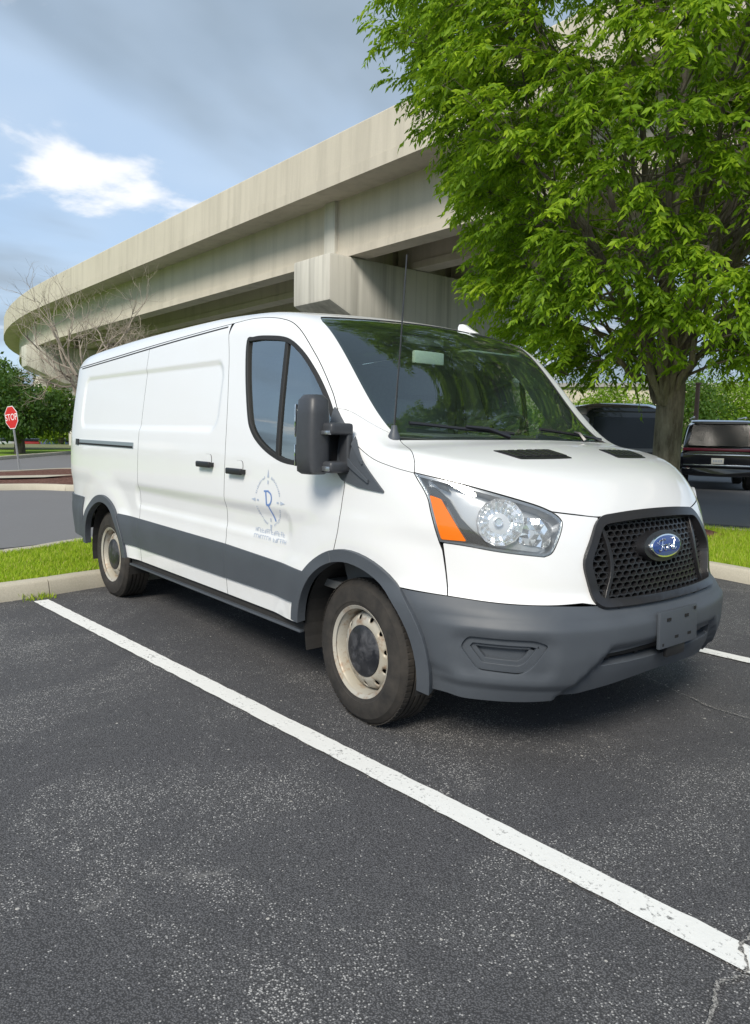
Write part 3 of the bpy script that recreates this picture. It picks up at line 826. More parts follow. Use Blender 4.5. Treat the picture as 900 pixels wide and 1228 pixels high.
# licence plate bracket on the bumper, empty
pb = MB(); Mx = Matrix.Rotation(R_(-2), 3, 'Y')
pb.box((1.046, 0, .556), (.016, .318, .162), Mx)
pbo = pb.build('plate_bracket', M['grey_plastic'], bump, bevel=.004)
for y_, z_ in ((-.09, .60), (.06, .60), (-.02, .515), (.09, .515), (-.13, .492), (.13, .625)):
    MB().box((1.0545, y_, z_), (.004, .03 if abs(y_) < .12 else .014, .013)).build('bracket_slot', M['dark_void'], pbo)
MB().box((1.036, 0, .452), (.02, .15, .055)).build('bracket_foot', M['black_plastic'], pbo, bevel=.004)
# grille
gloop = np.vstack([G_OUT, msz(G_OUT)[1:], msz(GB)[:], GB[::-1][1:]])
gl_ = np.array([(1.071, .872), (1.172, 1.046), (1.4, 1.059), (SMID, 1.062), (2*SMID-1.4, 1.059), *msz([(1.071, .872), (1.172, 1.046)]), *msz([(1.131, .676)]), (SMID, .668), (1.131, .676)])
GR = round_poly(gl_, [.05, .06, .1, .1, .1, .06, .05, .06, .1, .06], 5)
GI = inset(resample(GR, .02), .036)
gril = panel('grille_frame', [patch(GR, [GI], h=.02, off=lambda U: .004+.014*sst(.0, .03, -np.abs(0*U[:, 0])+.03), skirt=.07)], M['satin_black'], van)
panel('grille_backing', [patch(inset(resample(GR, .02), .01), h=.08, off=-.075, skirt=0)], M['dark_void'], gril)
cen = []
px_, pz_ = .050, .0245
inn = inset(resample(GI, .02), .0)
k = 0; zz = .66
while zz < 1.08:
    xs = np.arange(1.05, 2*SMID-1.05, px_)+(px_/2 if k % 2 else 0); cen += [(x, zz) for x in xs]; zz += pz_; k += 1
cen = np.array(cen); cen = cen[inside(cen, [inset(resample(GR, .02), .020)])]
hexo = np.array([(-.027, 0), (-.017, -.0155), (.017, -.0155), (.027, 0), (.017, .0155), (-.017, .0155)])
hexi = np.array([(-.0220, 0), (-.0142, -.0112), (.0142, -.0112), (.0220, 0), (.0142, .0112), (-.0142, .0112)])
HV = []; HF_ = []
for c_ in cen:
    for o_, hx in ((-.018, hexo), (-.018, hexi), (-.045, hexi)):
        P = lift_side(c_+hx); HV.append(P+np.array([[1, 0, 0]])*0+Fgrad(P)*o_)
    b = len(HV[0])*(len(HV)-3)
    for i in range(6):
        j = (i+1) % 6
        HF_ += [(b+i, b+j, b+6+j, b+6+i), (b+6+i, b+6+j, b+12+j, b+12+i)]
mk('honeycomb', np.vstack(HV), HF_, M['satin_black'], gril)['kind'] = 'stuff'
for m_ in (0, 1):
    q = crom([(1.205, 1.02), (1.238, .92), (1.245, .82), (1.20, .70)], 6); w = .009
    st = np.vstack([q-[w, 0], (q+[w, 0])[::-1]]); st = st if m_ == 0 else msz(st)
    panel('grille_bar', [patch(st, h=.02, off=-.006, skirt=.03)], M['satin_black'], gril)
# blue oval emblem on a pod
EC, EN = on_side(SMID, .905)
EC = np.array([EC[0], 0, .905])
tilt = Matrix.Rotation(R_(-8), 4, 'Y')
def emb(name, a, b, d0, d1, mat, parent, bev=.3, n=40):
    mb = MB(); V = []
    prof = [(1., d0), (1., d0+(d1-d0)*.6), (.97, d1), (.6, d1+.002), (0.001, d1+.003)]
    for r, x in prof:
        for k in range(n): V.append((x, a*r*math.cos(2*math.pi*k/n), b*r*math.sin(2*math.pi*k/n)))
    F = [(i*n+k, i*n+(k+1) % n, (i+1)*n+(k+1) % n, (i+1)*n+k) for i in range(len(prof)-1) for k in range(n)]
    V = [tilt @ Vector(v)+Vector(EC) for v in V]
    return mb.add(V, F).build(name, mat, parent, smooth=True)
pod = emb('emblem_pod', .165, .072, -.06, .012, M['satin_black'], gril)
eo = emb('emblem', .124, .053, .01, .026, M['chrome'], gril)
emb('emblem_face', .116, .046, .02, .0285, M['emblem_blue'], eo)
def stroke(pts, w, mat, name, parent, fn):
    mb = MB(); mb.tube([fn(*p) for p in crom(pts, 6)], w, 6); return mb.build(name, mat, parent, smooth=True)
def efn(u, v): return tilt @ Vector((.0325, u*.92, v*.92))+Vector(EC)
LET = [[(-.085, .012), (-.075, .026), (-.05, .028), (-.02, .03), (-.035, .034)], [(-.045, .029), (-.052, .004), (-.062, -.018), (-.078, -.022), (-.086, -.012)], [(-.068, .004), (-.034, .006)],
       [(-.02, .006), (-.034, -.004), (-.034, -.018), (-.02, -.02), (-.008, -.008), (-.012, .005), (-.022, .005)],
       [(.000, .004), (.010, .007), (.006, -.008), (.003, -.02)], [(.006, -.006), (.016, .006), (.026, .004)],
       [(.052, .004), (.038, .003), (.031, -.010), (.036, -.019), (.048, -.014), (.056, .006), (.066, .030), (.058, .034)], [(.06, .012), (.053, -.012), (.06, -.02), (.076, -.012)]]
for l_ in LET: stroke(l_, .0026, M['chrome'], 'letter_stroke', eo, efn)
# headlights
def lamp(m_):
    root = panel('headlight', [m_(patch(inset(resample(HEADLOOP, .02), .004), h=.04, off=-.062, skirt=0))], M['lamp_silver'], van)
    # housing wall
    w = patch(HEADLOOP, [inset(resample(HEADLOOP, .015), .010)], h=.02, off=-.006, skirt=.06)
    panel('lamp_rim', [m_(w)], M['grey_metal'], root)
    panel('turn_signal', [m_(patch(round_poly([(.425, 1.125), (.474, 1.112), (.590, .945), (.487, .946)], .006, 2), h=.02, off=.0035, skirt=.02))], M['amber'], root)
    panel('lamp_trim', [m_(patch(np.array([(.385, 1.165), (.43, 1.16), (.50, 1.115), (.555, 1.04), (.68, .925), (.60, .929), (.49, 1.104), (.415, 1.135)]), h=.02, off=-.022, skirt=.03))], M['black_plastic'], root)
    panel('lamp_trim', [m_(patch(np.array([(.415, 1.19), (.475, 1.18), (.50, 1.150), (.455, 1.158)]), h=.02, off=-.03, skirt=.03))], M['satin_black'], root)
    panel('lamp_reflector', [m_(patch(round_poly([(.70, .925), (.895, .908), (.965, .985), (.93, 1.02), (.80, 1.0), (.74, .95)], .02), h=.02, off=-.045, skirt=.02))], M['lamp_silver'], root)
    c_, n_ = on_side(.715, 1.035, -.055)
    ax = Vector((.80, -.58, .08)).normalized()
    Mr = Matrix.Translation(Vector(c_)) @ ax.to_track_quat('Z', 'Y').to_matrix().to_4x4()
    b = MB().lathe([(.098, .052), (.086, .034), (.064, .008), (.04, -.012), (.018, -.018), (.001, -.018)], 14, Mr)
    bo = b.build('lamp_bowl', M['lamp_chrome'], root)
    bo2 = MB().lathe([(.018, -.018), (.018, .018), (.012, .024), (0, .024)], 20, Mr).build('lamp_bulb', M['lamp_chrome'], root, smooth=True)
    rg = MB().lathe([(.096, .050), (.099, .052), (.100, .046), (.098, .036)], 14, Mr).build('lamp_ring', M['lamp_silver'], root, smooth=True)
    if m_ is mirror:
        for o in (bo, bo2, rg):
            o.data.transform(Matrix.Diagonal((1, -1, 1, 1))); o.data.flip_normals()
    g_ = np.random.default_rng(4)
    V_, F_, N_ = patch(round_poly([(.80, .945), (.93, .925), (.968, 1.0), (.93, 1.05), (.83, 1.06)], .012), h=.026, off=lambda U: -.040+g_.uniform(-.012, .012, len(U)), skirt=0)
    if m_ is mirror: V_ = V_*[1, -1, 1]; F_ = [f[::-1] for f in F_]
    mk('lamp_facets', V_, F_, M['lamp_chrome'], root)
    panel('lens', [m_(patch(inset(resample(HEADLOOP, .02), .003), h=.03, off=.001, skirt=.004))], M['lamp_lens'], root)
lamp(lambda q: q); lamp(mirror)
# door handles, slider rail, fuel flap lines
def handle(s, z, parent):
    P, Nn = on_side(s, z)
    pk = patch(round_poly([(s-.045, z-.02), (s+.055, z-.02), (s+.055, z+.05), (s-.045, z+.05)], .03, 5), h=.03, off=.0035, skirt=.01)
    panel('handle_cup', [pk], M['white_paint'], parent)
    Q, _ = on_side(s, z-.012)
    MB().box((Q[0], Q[1]-.028, Q[2]), (.175, .022, .036)).build('door_handle', M['black_plastic'], parent, bevel=.010, seg=3)
    for dx in (-.07, .07): MB().box((Q[0]+dx, Q[1]-.012, Q[2]), (.03, .03, .026)).build('handle_foot', M['black_plastic'], parent, bevel=.004)
handle(-1.45, 1.182, slider); handle(-1.065, 1.160, door_p)
rl = patch(np.array([(-3.86, 1.228), (-2.64, 1.228), (-2.64, 1.272), (-3.86, 1.272)]), h=.04, off=.004, skirt=.01)
rail = panel('slider_rail', [rl], M['silver_trim'], van)
panel('rail_slot', [patch(np.array([(-3.84, 1.232), (-2.65, 1.232), (-2.65, 1.245), (-3.84, 1.245)]), h=.04, off=.007, skirt=.004)], M['dark_void'], rail)
panel('rail_cap', [patch(np.array([(-3.90, 1.225), (-3.84, 1.225), (-3.84, 1.275), (-3.90, 1.275)]), h=.03, off=.010, skirt=.01)], M['black_plastic'], rail)
dg = patch(np.vstack([resample(gut(-4.0, -1.40), .04, False)-[0, .012], (resample(gut(-4.0, -1.40), .04, False)-[0, .020])[::-1]]), h=.02, off=.002, skirt=.004)
panel('roof_gutter', [dg], M['black_rubber'], van)
# wheels
def wheel(x, y, sg, rot=0., cap=True):
    w = empty('wheel', (x, y, .348), 0, van); w.rotation_euler = (0, 0, rot)
    base = Matrix.Rotation(R_(90), 4, 'X') if sg < 0 else Matrix.Rotation(R_(-90), 4, 'X')    # local z -> outward
    T = MB()
    prof = [(.212, -.085), (.222, -.105), (.262, -.116), (.306, -.108), (.334, -.092), (.345, -.078)]
    gro = []
    for g in (-.046, -.016, .016, .046): gro += [(.3475, g-.006), (.339, g-.0045), (.339, g+.0045), (.3475, g+.006)]
    prof = prof+[(.347, -.07)]+gro+[(.347, .07), (.345, .078), (.334, .092), (.318, .103), (.3155, .1065), (.290, .1125), (.262, .116), (.240, .113), (.238, .1105), (.222, .105), (.212, .085)]
    T.lathe(prof, 96, base)
    ty = T.build('tyre', M['tyre_rubber'], w, smooth=True, angle=32)
    # tread blocks on both shoulders
    tb = MB()
    for k in range(72):
        a = 2*math.pi*k/72
        for zz_, da in ((.072, 0), (-.072, .04)):
            Mx = base @ Matrix.Rotation(a+da, 4, 'Z')
            V = [Mx @ Vector(p) for p in ((.344, -.010, zz_-.016), (.344, .010, zz_-.016), (.344, .010, zz_+.016), (.344, -.010, zz_+.016), (.3495, -.010, zz_-.016), (.3495, .010, zz_-.016), (.3475, .010, zz_+.016), (.3475, -.010, zz_+.016))]
            tb.add(V, [(4, 5, 6, 7), (0, 1, 5, 4), (1, 2, 6, 5), (2, 3, 7, 6), (3, 0, 4, 7)])
    tb.build('tread_block', M['tyre_rubber'], ty)['kind'] = 'stuff'
    # rim: rolled flange and barrel, then the pierced disc
    r = MB().lathe([(.205, .096), (.221, .106), (.226, .101), (.222, .094), (.214, .094), (.205, .080), (.198, .055), (.190, .0), (.188, -.09)], 72, base)
    ro = r.build('rim', M['wheel_steel'], w, smooth=True, angle=60)
    def ring2(rad, n, cx=0, cy=0): return np.array([(cx+rad*math.cos(2*math.pi*k/n), cy+rad*math.sin(2*math.pi*k/n)) for k in range(n)])
    holes = [ring2(.10, 40)]+[np.array([(.1610*math.cos(a)+(.0135*math.cos(b)*math.cos(a)-.0120*math.sin(b)*math.sin(a)), .1610*math.sin(a)+(.0135*math.cos(b)*math.sin(a)+.0120*math.sin(b)*math.cos(a))) for b in np.linspace(0, 2*math.pi, 15)[:-1]]) for a in [2*math.pi*(k+.3)/11 for k in range(11)]]
    U, Tt = cdt_fill(ring2(.190, 80), holes, .014, .011)
    rad = np.hypot(U[:, 0], U[:, 1])
    pz = pchip([.08, .125, .138, .150, .172, .182, .188, .19], [.070, .074, .073, .066, .054, .042, .022, .0])
    V3 = [base @ Vector((u[0], u[1], float(q))) for u, q in zip(U, pz(rad))]
    cnt = {}
    fo = mk('wheel_disc', V3, [tuple(t) for t in Tt], M['wheel_steel'], w, smooth=True)
    so = fo.modifiers.new('thick', 'SOLIDIFY'); so.thickness = .006; so.offset = 0
    MB().lathe([(.0, .0), (.19, -.03)], 40, base).build('brake_disc', M['underbody'], w)
    MB().lathe([(.001, .092), (.06, .091), (.108, .087), (.122, .082), (.126, .074), (.124, .068)], 48, base).build('hub_cap', M['cap_dusty'], w, smooth=True)
    return w
YT = .868
wheel(0, -YT, -1, R_(-2)); wheel(0, YT, 1, R_(-2)); wheel(-3.3, -YT, -1); wheel(-3.3, YT, 1)
# wheel wells, underbody
for c_ in (AF, AR):
    for sg in (-1, 1):
        mb = MB(); pts = arc(*c_, .43, 195, -15, 24)
        V = [(x, sg*.995, z) for x, z in pts]+[(x, sg*.56, z) for x, z in pts]; n = len(pts)
        F = [(i, i+1, n+i+1, n+i) for i in range(n-1)]+[tuple(range(n, 2*n))]
        mk('wheel_well', V, F, M['underbody'], van)
MB().box((-1.62, 0, .43), (2.3, 1.86, .06)).box((-2.0, 0, .42), (5.2, 1.1, .06)).box((-1.6, .35, .33), (4., .12, .14)).box((-1.6, -.35, .33), (4., .12, .14)).box((0, 0, .30), (.14, 1.4, .12)).box((-3.3, 0, .34), (.14, 1.5, .12)).box((.45, 0, .40), (.7, 1.2, .18)).build('underbody', M['underbody'], van)
for sg in (-.8,): MB().box((-3.95, sg, .34), (.12, .03, .10)).build('mud_flap', M['black_rubber'], van, bevel=.005)
# mirrors
def side_mirror(sg, parent):
    Y = lambda y: sg*y
    mb = MB()
    # shell: tall rounded box, sections along z
    secs = [(1.186, .052, .042), (1.198, .074, .056), (1.26, .074, .062), (1.36, .074, .064), (1.46, .072, .060), (1.525, .068, .054), (1.548, .042, .036)]
    n = 24; V = []
    for z, a, b in secs:
        for k in range(n):
            t_ = 2*math.pi*k/n; ct, st = math.cos(t_), math.sin(t_)
            V.append((-.150+a*math.copysign(abs(ct)**.55, ct), Y(1.150+b*math.copysign(abs(st)**.6, st)), z))
    F = [(i*n+k, i*n+(k+1) % n, (i+1)*n+(k+1) % n, (i+1)*n+k) for i in range(len(secs)-1) for k in range(n)]+[tuple(range(n)), tuple(range((len(secs)-1)*n, len(secs)*n))]
    r = mb.add(V, F).build('side_mirror', M['mirror_shell'], parent, smooth=True, angle=50)
    MB().box((-.226, Y(1.150), 1.43), (.008, .10, .15)).box((-.226, Y(1.150), 1.27), (.008, .10, .10)).build('mirror_pane', M['mirror_glass'], r, bevel=.002)
    MB().box((-.095, Y(1.08), 1.395), (.16, .13, .055)).build('mirror_arm', M['mirror_shell'], r, bevel=.018, seg=3)
    MB().box((-.095, Y(1.08), 1.222), (.16, .13, .052)).build('mirror_arm', M['mirror_shell'], r, bevel=.018, seg=3)
    MB().box((-.055, Y(1.03), 1.30), (.07, .035, .20)).build('mirror_foot', M['mirror_shell'], r, bevel=.014, seg=3)
    MB().box((-.13, Y(1.07), 1.308), (.03, .10, .13)).build('mirror_web', M['black_plastic'], r, bevel=.004)
    MB().box((-.05, Y(1.128), 1.378), (.05, .06, .018)).build('mirror_clip', M['silver_trim'], r, bevel=.004)
    MB().box((-.05, Y(1.128), 1.215), (.05, .05, .022)).build('mirror_clip', M['silver_trim'], r, bevel=.004)
    return r
side_mirror(-1, door_p)
fm = side_mirror(1, door_d)          # folded back against the door
fm.location = (-.16, -.07, -.02)
# raised ribs on the sail
for a, b in (((-.02, 1.335), (.075, 1.245)), ((-.02, 1.245), (.12, 1.165))):
    q = np.array([a, b]); d = np.array([.0, .016])
    panel('sail_rib', [patch(np.array([q[0]-d, q[1]-d*.4, q[1]+d*.4, q[0]+d]), h=.02, off=.022, skirt=.012)], M['grey_plastic'], door_p)
# wipers, aerial, fin
wipers = [((.155, -.62), (-.02, -.62), (.12, .02)), ((.17, .25), (.03, .25), (.10, .66))]
for (b0, a0, a1) in [((.19, -.18), (.0, -.70), (.16, -.12)), ((.19, .46), (.10, .16), (.11, .72))]:
    P = lift_top(crom([a0, ((a0[0]+a1[0])/2+.01, (a0[1]+a1[1])/2), a1], 6)); Nn = Fgrad(P)
    wp = MB().tube(P+Nn*.016, .009, 6).build('wiper', M['satin_black'], van, smooth=True)
    mid = (P+Nn*.030)[len(P)//2]; B = lift_top(np.array([b0]))[0]
    MB().tube([B+[0, 0, .01], (B+mid)/2+[0, 0, .02], mid], [.014, .011, .008], 6).build('wiper_arm', M['satin_black'], wp, smooth=True)
AP = lift_top(np.array([(.055, -.835)]))[0]
ab = Vector(AP); tip = Vector((.085, -.81, 2.185))
ae = MB().lathe([(.030, -.01), (.028, .008), (.017, .030), (.013, .055), (0.0, .058)], 16, Matrix.Translation(ab)).build('aerial', M['grey_plastic'], van, smooth=True)
MB().tube([ab+Vector((0, 0, .04)), ab.lerp(tip, .5), tip], [.0045, .0036, .003], 6).build('aerial_mast', M['satin_black'], ae, smooth=True)
fz = lift_top(np.array([(-.62, .36)]))[0]
MB().prism([(-.70, 0), (-.54, 0), (-.60, .03), (-.655, .066), (-.69, .068), (-.70, .05)], -.022, .022).build('roof_fin', M['white_paint'], van, bevel=.01, seg=3)
bpy.data.objects['roof_fin'].location = (-.02, .36, fz[2]-.008)
# cabin
fl = MB().box((-.9, 0, .62), (2.0, 1.85, .04)); fl.build('cabin_floor', M['interior_dark'], van)
ds = MB().prism([(.08, .62), (.08, 1.22), (-.02, 1.33), (-.14, 1.385), (-.30, 1.38), (-.40, 1.27), (-.36, 1.0), (-.2, .62)], -.90, .90).build('dashboard', M['interior_dark'], van, bevel=.03, seg=3)
def seat(y):
    s = empty('cab_seat', (0, 0, 0), 0, van)
    MB().box((-.98, y, .92), (.5, .50, .16)).build('seat_cushion', M['interior_grey'], s, bevel=.05, seg=3)
    MB().prism([(-1.16, .92), (-1.06, .92), (-1.12, 1.25), (-1.22, 1.62), (-1.33, 1.62), (-1.30, 1.2)], y-.24, y+.24).build('seat_back', M['interior_grey'], s, bevel=.05, seg=3)
    MB().box((-1.27, y, 1.74), (.10, .27, .19)).build('head_rest', M['interior_dark'], s, bevel=.045, seg=3)
seat(.52); seat(-.52); 
SWM = Matrix.Translation(Vector((-.50, .50, 1.375))) @ Vector((-.72, 0, .69)).to_track_quat('Z', 'Y').to_matrix().to_4x4()
sw = MB().tube([SWM @ Vector((.19*math.cos(2*math.pi*k/32), .19*math.sin(2*math.pi*k/32), 0)) for k in range(33)], .016, 8, False)
swo = sw.build('steering_wheel', M['interior_dark'], van, smooth=True)
hb_ = MB().lathe([(.07, .0), (.06, .03), (0, .04)], 20, SWM)
for a in (0, 180, 270): hb_.tube([SWM @ Vector((.05*math.cos(R_(a)), .05*math.sin(R_(a)), .01)), SWM @ Vector((.19*math.cos(R_(a)), .19*math.sin(R_(a)), 0))], .016, 6)
hb_.build('wheel_hub', M['interior_dark'], swo, smooth=True)
for sg in (-1, 1):
    A = lift_top(ws_side[1:] if True else ws_side)*[1, -sg, 1] if False else lift_top(ws_side)
    A = A*[1, 1 if sg < 0 else -1, 1]; ins = np.array([.0, -sg*.012, -.02])
    B = A+np.array([-.20, sg*.035, -.05]); n_ = len(A)
    mk('pillar_trim', np.vstack([A+ins, B+ins]), [(i, i+1, n_+i+1, n_+i) for i in range(n_-1)], M['pale_trim'], van, smooth=True)
MB().box((-.60, -.02, 1.83), (.03, .24, .075)).build('rear_view_mirror', M['pale_trim'], van, bevel=.012)
MB().box((-.62, .55, 1.90), (.10, .5, .012)).build('sun_visor', M['pale_trim'], van, bevel=.004)
MB().box((-.70, -.02, 1.93), (.16, .3, .05)).build('roof_console', M['interior_grey'], van, bevel=.015)
bh = MB(); bh.box((-1.52, 0, 1.25), (.03, 1.86, 1.22)); bh.build('bulkhead', M['interior_grey'], van)
for sg in (1,):
    MB().tube([(-1.30, .93, 1.1), (-1.24, .90, 1.5), (-1.20, .86, 1.78)], .022, 6).build('seat_belt', M['interior_dark'], van)
st = patch(np.array([(.02, .66), (.075, .66), (.075, .715), (.02, .715)]), h=.05, mode='top', off=-.007, skirt=0)
panel('windscreen_sticker', [st], M['white_sticker'], ws)
# ------------------------------------------------------------------ door emblem: compass ring, tailed capital, two rows of small lettering too fine to read
def decal(polys, mat, name, parent):
    V = []; F = []; b = 0
    for p in polys:
        p = np.array(p, float); P = lift_side(p); N = Fgrad(P); V.append(P+N*.0022); F.append(tuple(range(b, b+len(p)))); b += len(p)
    return mk(name, np.vstack(V), F, mat, parent)
def bar2(a, b, w):
    a = np.array(a, float); b = np.array(b, float); d = (b-a)/np.linalg.norm(b-a); n = np.array([-d[1], d[0]])*w/2
    return [a-n, b-n, b+n, a+n]
LX, LZ = -.735, 1.005
cap = []
def pl(pts, w): return [bar2(p, q, w) for p, q in zip(pts[:-1], pts[1:])]
def lz(u, v): return (LX+u, LZ+v)
cap += pl([lz(-.022, .055), lz(-.012, -.02)], .012)+pl([lz(-.040, .052), lz(.008, .055)], .009)
cap += pl([lz(*p) for p in crom([(.0, .055), (.030, .040), (.038, .014), (.022, -.014), (-.014, -.022)], 5)], .010)
cap += pl([lz(*p) for p in crom([(.004, -.018), (.028, -.060), (.052, -.105)], 4)], .012)
decal(cap, M['decal_blue'], 'emblem_letter', door_p)
ringp = []
rx, rz = .120, .125
for i in range(64):
    a = 2*math.pi*i/64
    if min(abs((a-q+math.pi) % (2*math.pi)-math.pi) for q in (0, math.pi/2, math.pi, 3*math.pi/2)) < .22: continue
    ca, sa = math.cos(a), math.sin(a); h = .006+.008*random.random()
    ringp.append(bar2(lz(rx*ca, rz*sa), lz((rx+h)*ca, (rz+h)*sa), .006))
    if random.random() < .5: ringp.append(bar2(lz(rx*ca, rz*sa), lz(rx*math.cos(a+.06), rz*math.sin(a+.06)), .003))
decal(ringp, M['decal_grey'], 'emblem_ring', door_p)
spk = []
for a in (0, 90, 180, 270):
    ca, sa = math.cos(R_(a)), math.sin(R_(a)); r0, r1 = .128, .172
    spk.append([lz(r0*ca-.010*sa, r0*sa+.010*ca), lz(r1*ca, r1*sa), lz(r0*ca+.010*sa, r0*sa-.010*ca)])
    spk.append(bar2(lz(.092*ca, .092*sa), lz(.112*ca, .112*sa), .010))
decal(spk, M['decal_grey'], 'compass_point', door_p)
def glyphs(x0, x1, z0, h, n, gaps=()):
    out = []; w = (x1-x0)/n
    for i in range(n):
        if i in gaps: continue
        u = x0+i*w; c = w*.66; k = random.randrange(5); t = .0040
        if k in (0, 1, 3): out.append(bar2((u, z0), (u, z0+h), t))
        if k in (1, 2): out.append(bar2((u, z0+h), (u+c, z0+h), t))
        if k in (0, 2, 3): out.append(bar2((u, z0+h*.5), (u+c, z0+h*.5), t))
        if k in (0, 4): out.append(bar2((u+c, z0), (u+c, z0+h), t))
        if k == 2: out += [bar2((u+c*.5, z0), (u+c*.5, z0+h), t)]
        if k == 4: out += [bar2((u, z0), (u+c, z0), t), bar2((u, z0), (u+c, z0+h), t)]
        if k == 3: out += [bar2((u, z0), (u+c, z0), t)]
    return out
decal(glyphs(-.895, -.590, .826, .022, 13, ()), M['decal_text'], 'emblem_lettering', door_p)
decal(glyphs(-.905, -.570, .790, .020, 15, (8,)), M['decal_text'], 'emblem_lettering', door_p)
# ------------------------------------------------------------------ ground, kerbs, markings
def flat(name, poly, z, mat, kind='structure', h=None):
    poly = np.array(poly, float)
    U, T = cdt_fill(poly, (), h or 1e3, h or 1e3)
    V = np.c_[U, np.full(len(U), z)]
    for t_ in T:
        a, b, c_ = U[t_]
        if (b[0]-a[0])*(c_[1]-a[1])-(b[1]-a[1])*(c_[0]-a[0]) < 0: t_[:] = t_[::-1]
    o = mk(name, V, [tuple(t_) for t_ in T], mat)
    if kind: o['kind'] = kind
    return o
# one sheet to the horizon, falling gently away beyond the far road
xs = np.r_[-1500, -900, -600, -400, -300, np.linspace(-220, -30, 60), -10, 20, 60, 200, 600, 1500]
ys = np.r_[-1500, -600, -200, -80, np.linspace(-40, 160, 50), 300, 700, 1500]
X, Y = np.meshgrid(xs, ys); fall = lambda x: -2.9*sst(-40, -175, x)
V = np.c_[X.ravel(), Y.ravel(), fall(X.ravel())]
nx = len(xs); F = np.array([(j*nx+i, j*nx+i+1, (j+1)*nx+i+1, (j+1)*nx+i) for j in range(len(ys)-1) for i in range(nx-1)])
mk('ground', V, F, M['field_grass'], smooth=True)['kind'] = 'structure'
LOT = [(30, -45), (-22, -45), (-25.5, 1.2), (-28.9, 3.83), (-34.9, 8.2), (-42, 13.4), (-42, 33), (30, 33)]
flat('parking_lot', LOT, .004, M['asphalt'])
SK = .0663
flat('access_road', [(-6.3, -45), (-6.3, -1), (-7.2, 3), (-6.2, 7.6), (-2, 9.3), (6, 9.8), (30, 10), (30, 32.8), (-41.8, 32.8), (-41.8, 13.3), (-34.8, 8.1), (-25.4, 1.1), (-21.9, -45)], .008, M['asphalt_pale'])
def stripe(p0, p1, w, z=.012, name='parking_line'):
    p0 = np.array(p0, float); p1 = np.array(p1, float); L = np.linalg.norm(p1-p0); d = (p1-p0)/L; n = np.array([-d[1], d[0]])
    m = int(L/.05); V = []
    for i in range(m+1):
        c_ = p0+d*L*i/m; a = w/2+random.uniform(-.003, .003); b = w/2+random.uniform(-.003, .003)
        V += [(*(c_-n*a), z), (*(c_+n*b), z)]
    o = mk(name, V, [(2*i, 2*i+2, 2*i+3, 2*i+1) for i in range(m)], M['line_paint']); o['kind'] = 'structure'; return o
yl = lambda x: -1.265+SK*x
stripe((-3.41, yl(-3.41)), (1.94, yl(1.94)), .112)
yr = lambda x: 1.558+SK*x
stripe((-3.9, yr(-3.9)), (1.9, yr(1.9)), .112)
stripe((-3.2, yl(-3.2)-2.80), (2.1, yl(2.1)-2.80), .112)
# old cracks, filled with pale grit
def crack(px, w, name='crack'):
    P = []
    for u, v in px:
        d = _r*((u-450)/CAM_F)+_u*(-(v-614)/CAM_F)+_f; P.append((CAM_P-d*CAM_P[2]/d[2])[:2])
    P = resample(crom(P, 6), .012, False); g = np.random.default_rng(5)
    wob = np.cumsum(g.normal(size=(len(P), 2))*.0035, 0); wob -= np.linspace(0, 1, len(P))[:, None]*wob[-1]; P = P+wob
    t_ = np.gradient(P, axis=0); t_ /= np.linalg.norm(t_, axis=1)[:, None]+1e-9; n = np.c_[-t_[:, 1], t_[:, 0]]; ww = w*np.abs(g.normal(size=len(P))*.4+.8)
    V = np.vstack([np.c_[P-n*ww[:, None], np.full(len(P), .0145)], np.c_[P+n*ww[:, None], np.full(len(P), .0145)]]); m = len(P)
    mk(name, V, [(i, i+1, m+i+1, m+i) for i in range(m-1)], M['crack_grit'])['kind'] = 'structure'
crack([(838, 1250), (858, 1212), (872, 1190), (888, 1172), (897, 1158), (894, 1142), (906, 1122)], .005)
crack([(888, 1172), (905, 1178), (925, 1172)], .004)
crack([(775, 815), (815, 832), (850, 848), (905, 866)], .004)
# kerbs: cast pieces with open joints
def kerb(path, step, w=.16, h=.135, z0=0., jit=.004):
    root = None
    P = resample(crom(path, 8), .02, False)
    d = np.r_[0, np.cumsum(np.linalg.norm(np.diff(P, axis=0), axis=1))]
    n = int(d[-1]/step)
    for i in range(n):
        a, b = i*step+.005, (i+1)*step-.005
        q = np.linspace(a, b, max(2, int(step/.3)+1)); C = np.c_[np.interp(q, d, P[:, 0]), np.interp(q, d, P[:, 1])]
        tn = np.gradient(C, axis=0); tn /= np.linalg.norm(tn, axis=1)[:, None]; nr = np.c_[-tn[:, 1], tn[:, 0]]    # left of the path = island side
        dz = random.uniform(-jit, jit)
        prof = [(0, -.05), (0.002, .02), (.022, h-.022), (.034, h-.006), (.05, h), (w-.012, h), (w, h-.01), (w, -.05)]
        V = [(*(c_+n_*u), z0+v+dz) for c_, n_ in zip(C, nr) for u, v in prof]; m = len(prof)
        F = [(k*m+j, (k+1)*m+j, (k+1)*m+j+1, k*m+j+1) for k in range(len(C)-1) for j in range(m-1)]+[tuple(range(m)), tuple(range(len(V)-1, len(V)-m-1, -1))]
        if root is None:
            root = empty('kerb'); root['kind'] = 'structure'
        o = mk('kerb_stone', V, [f[::-1] for f in F], M['kerb_concrete'], root, smooth=True); o.data.set_sharp_from_angle(angle=R_(35))
    return root
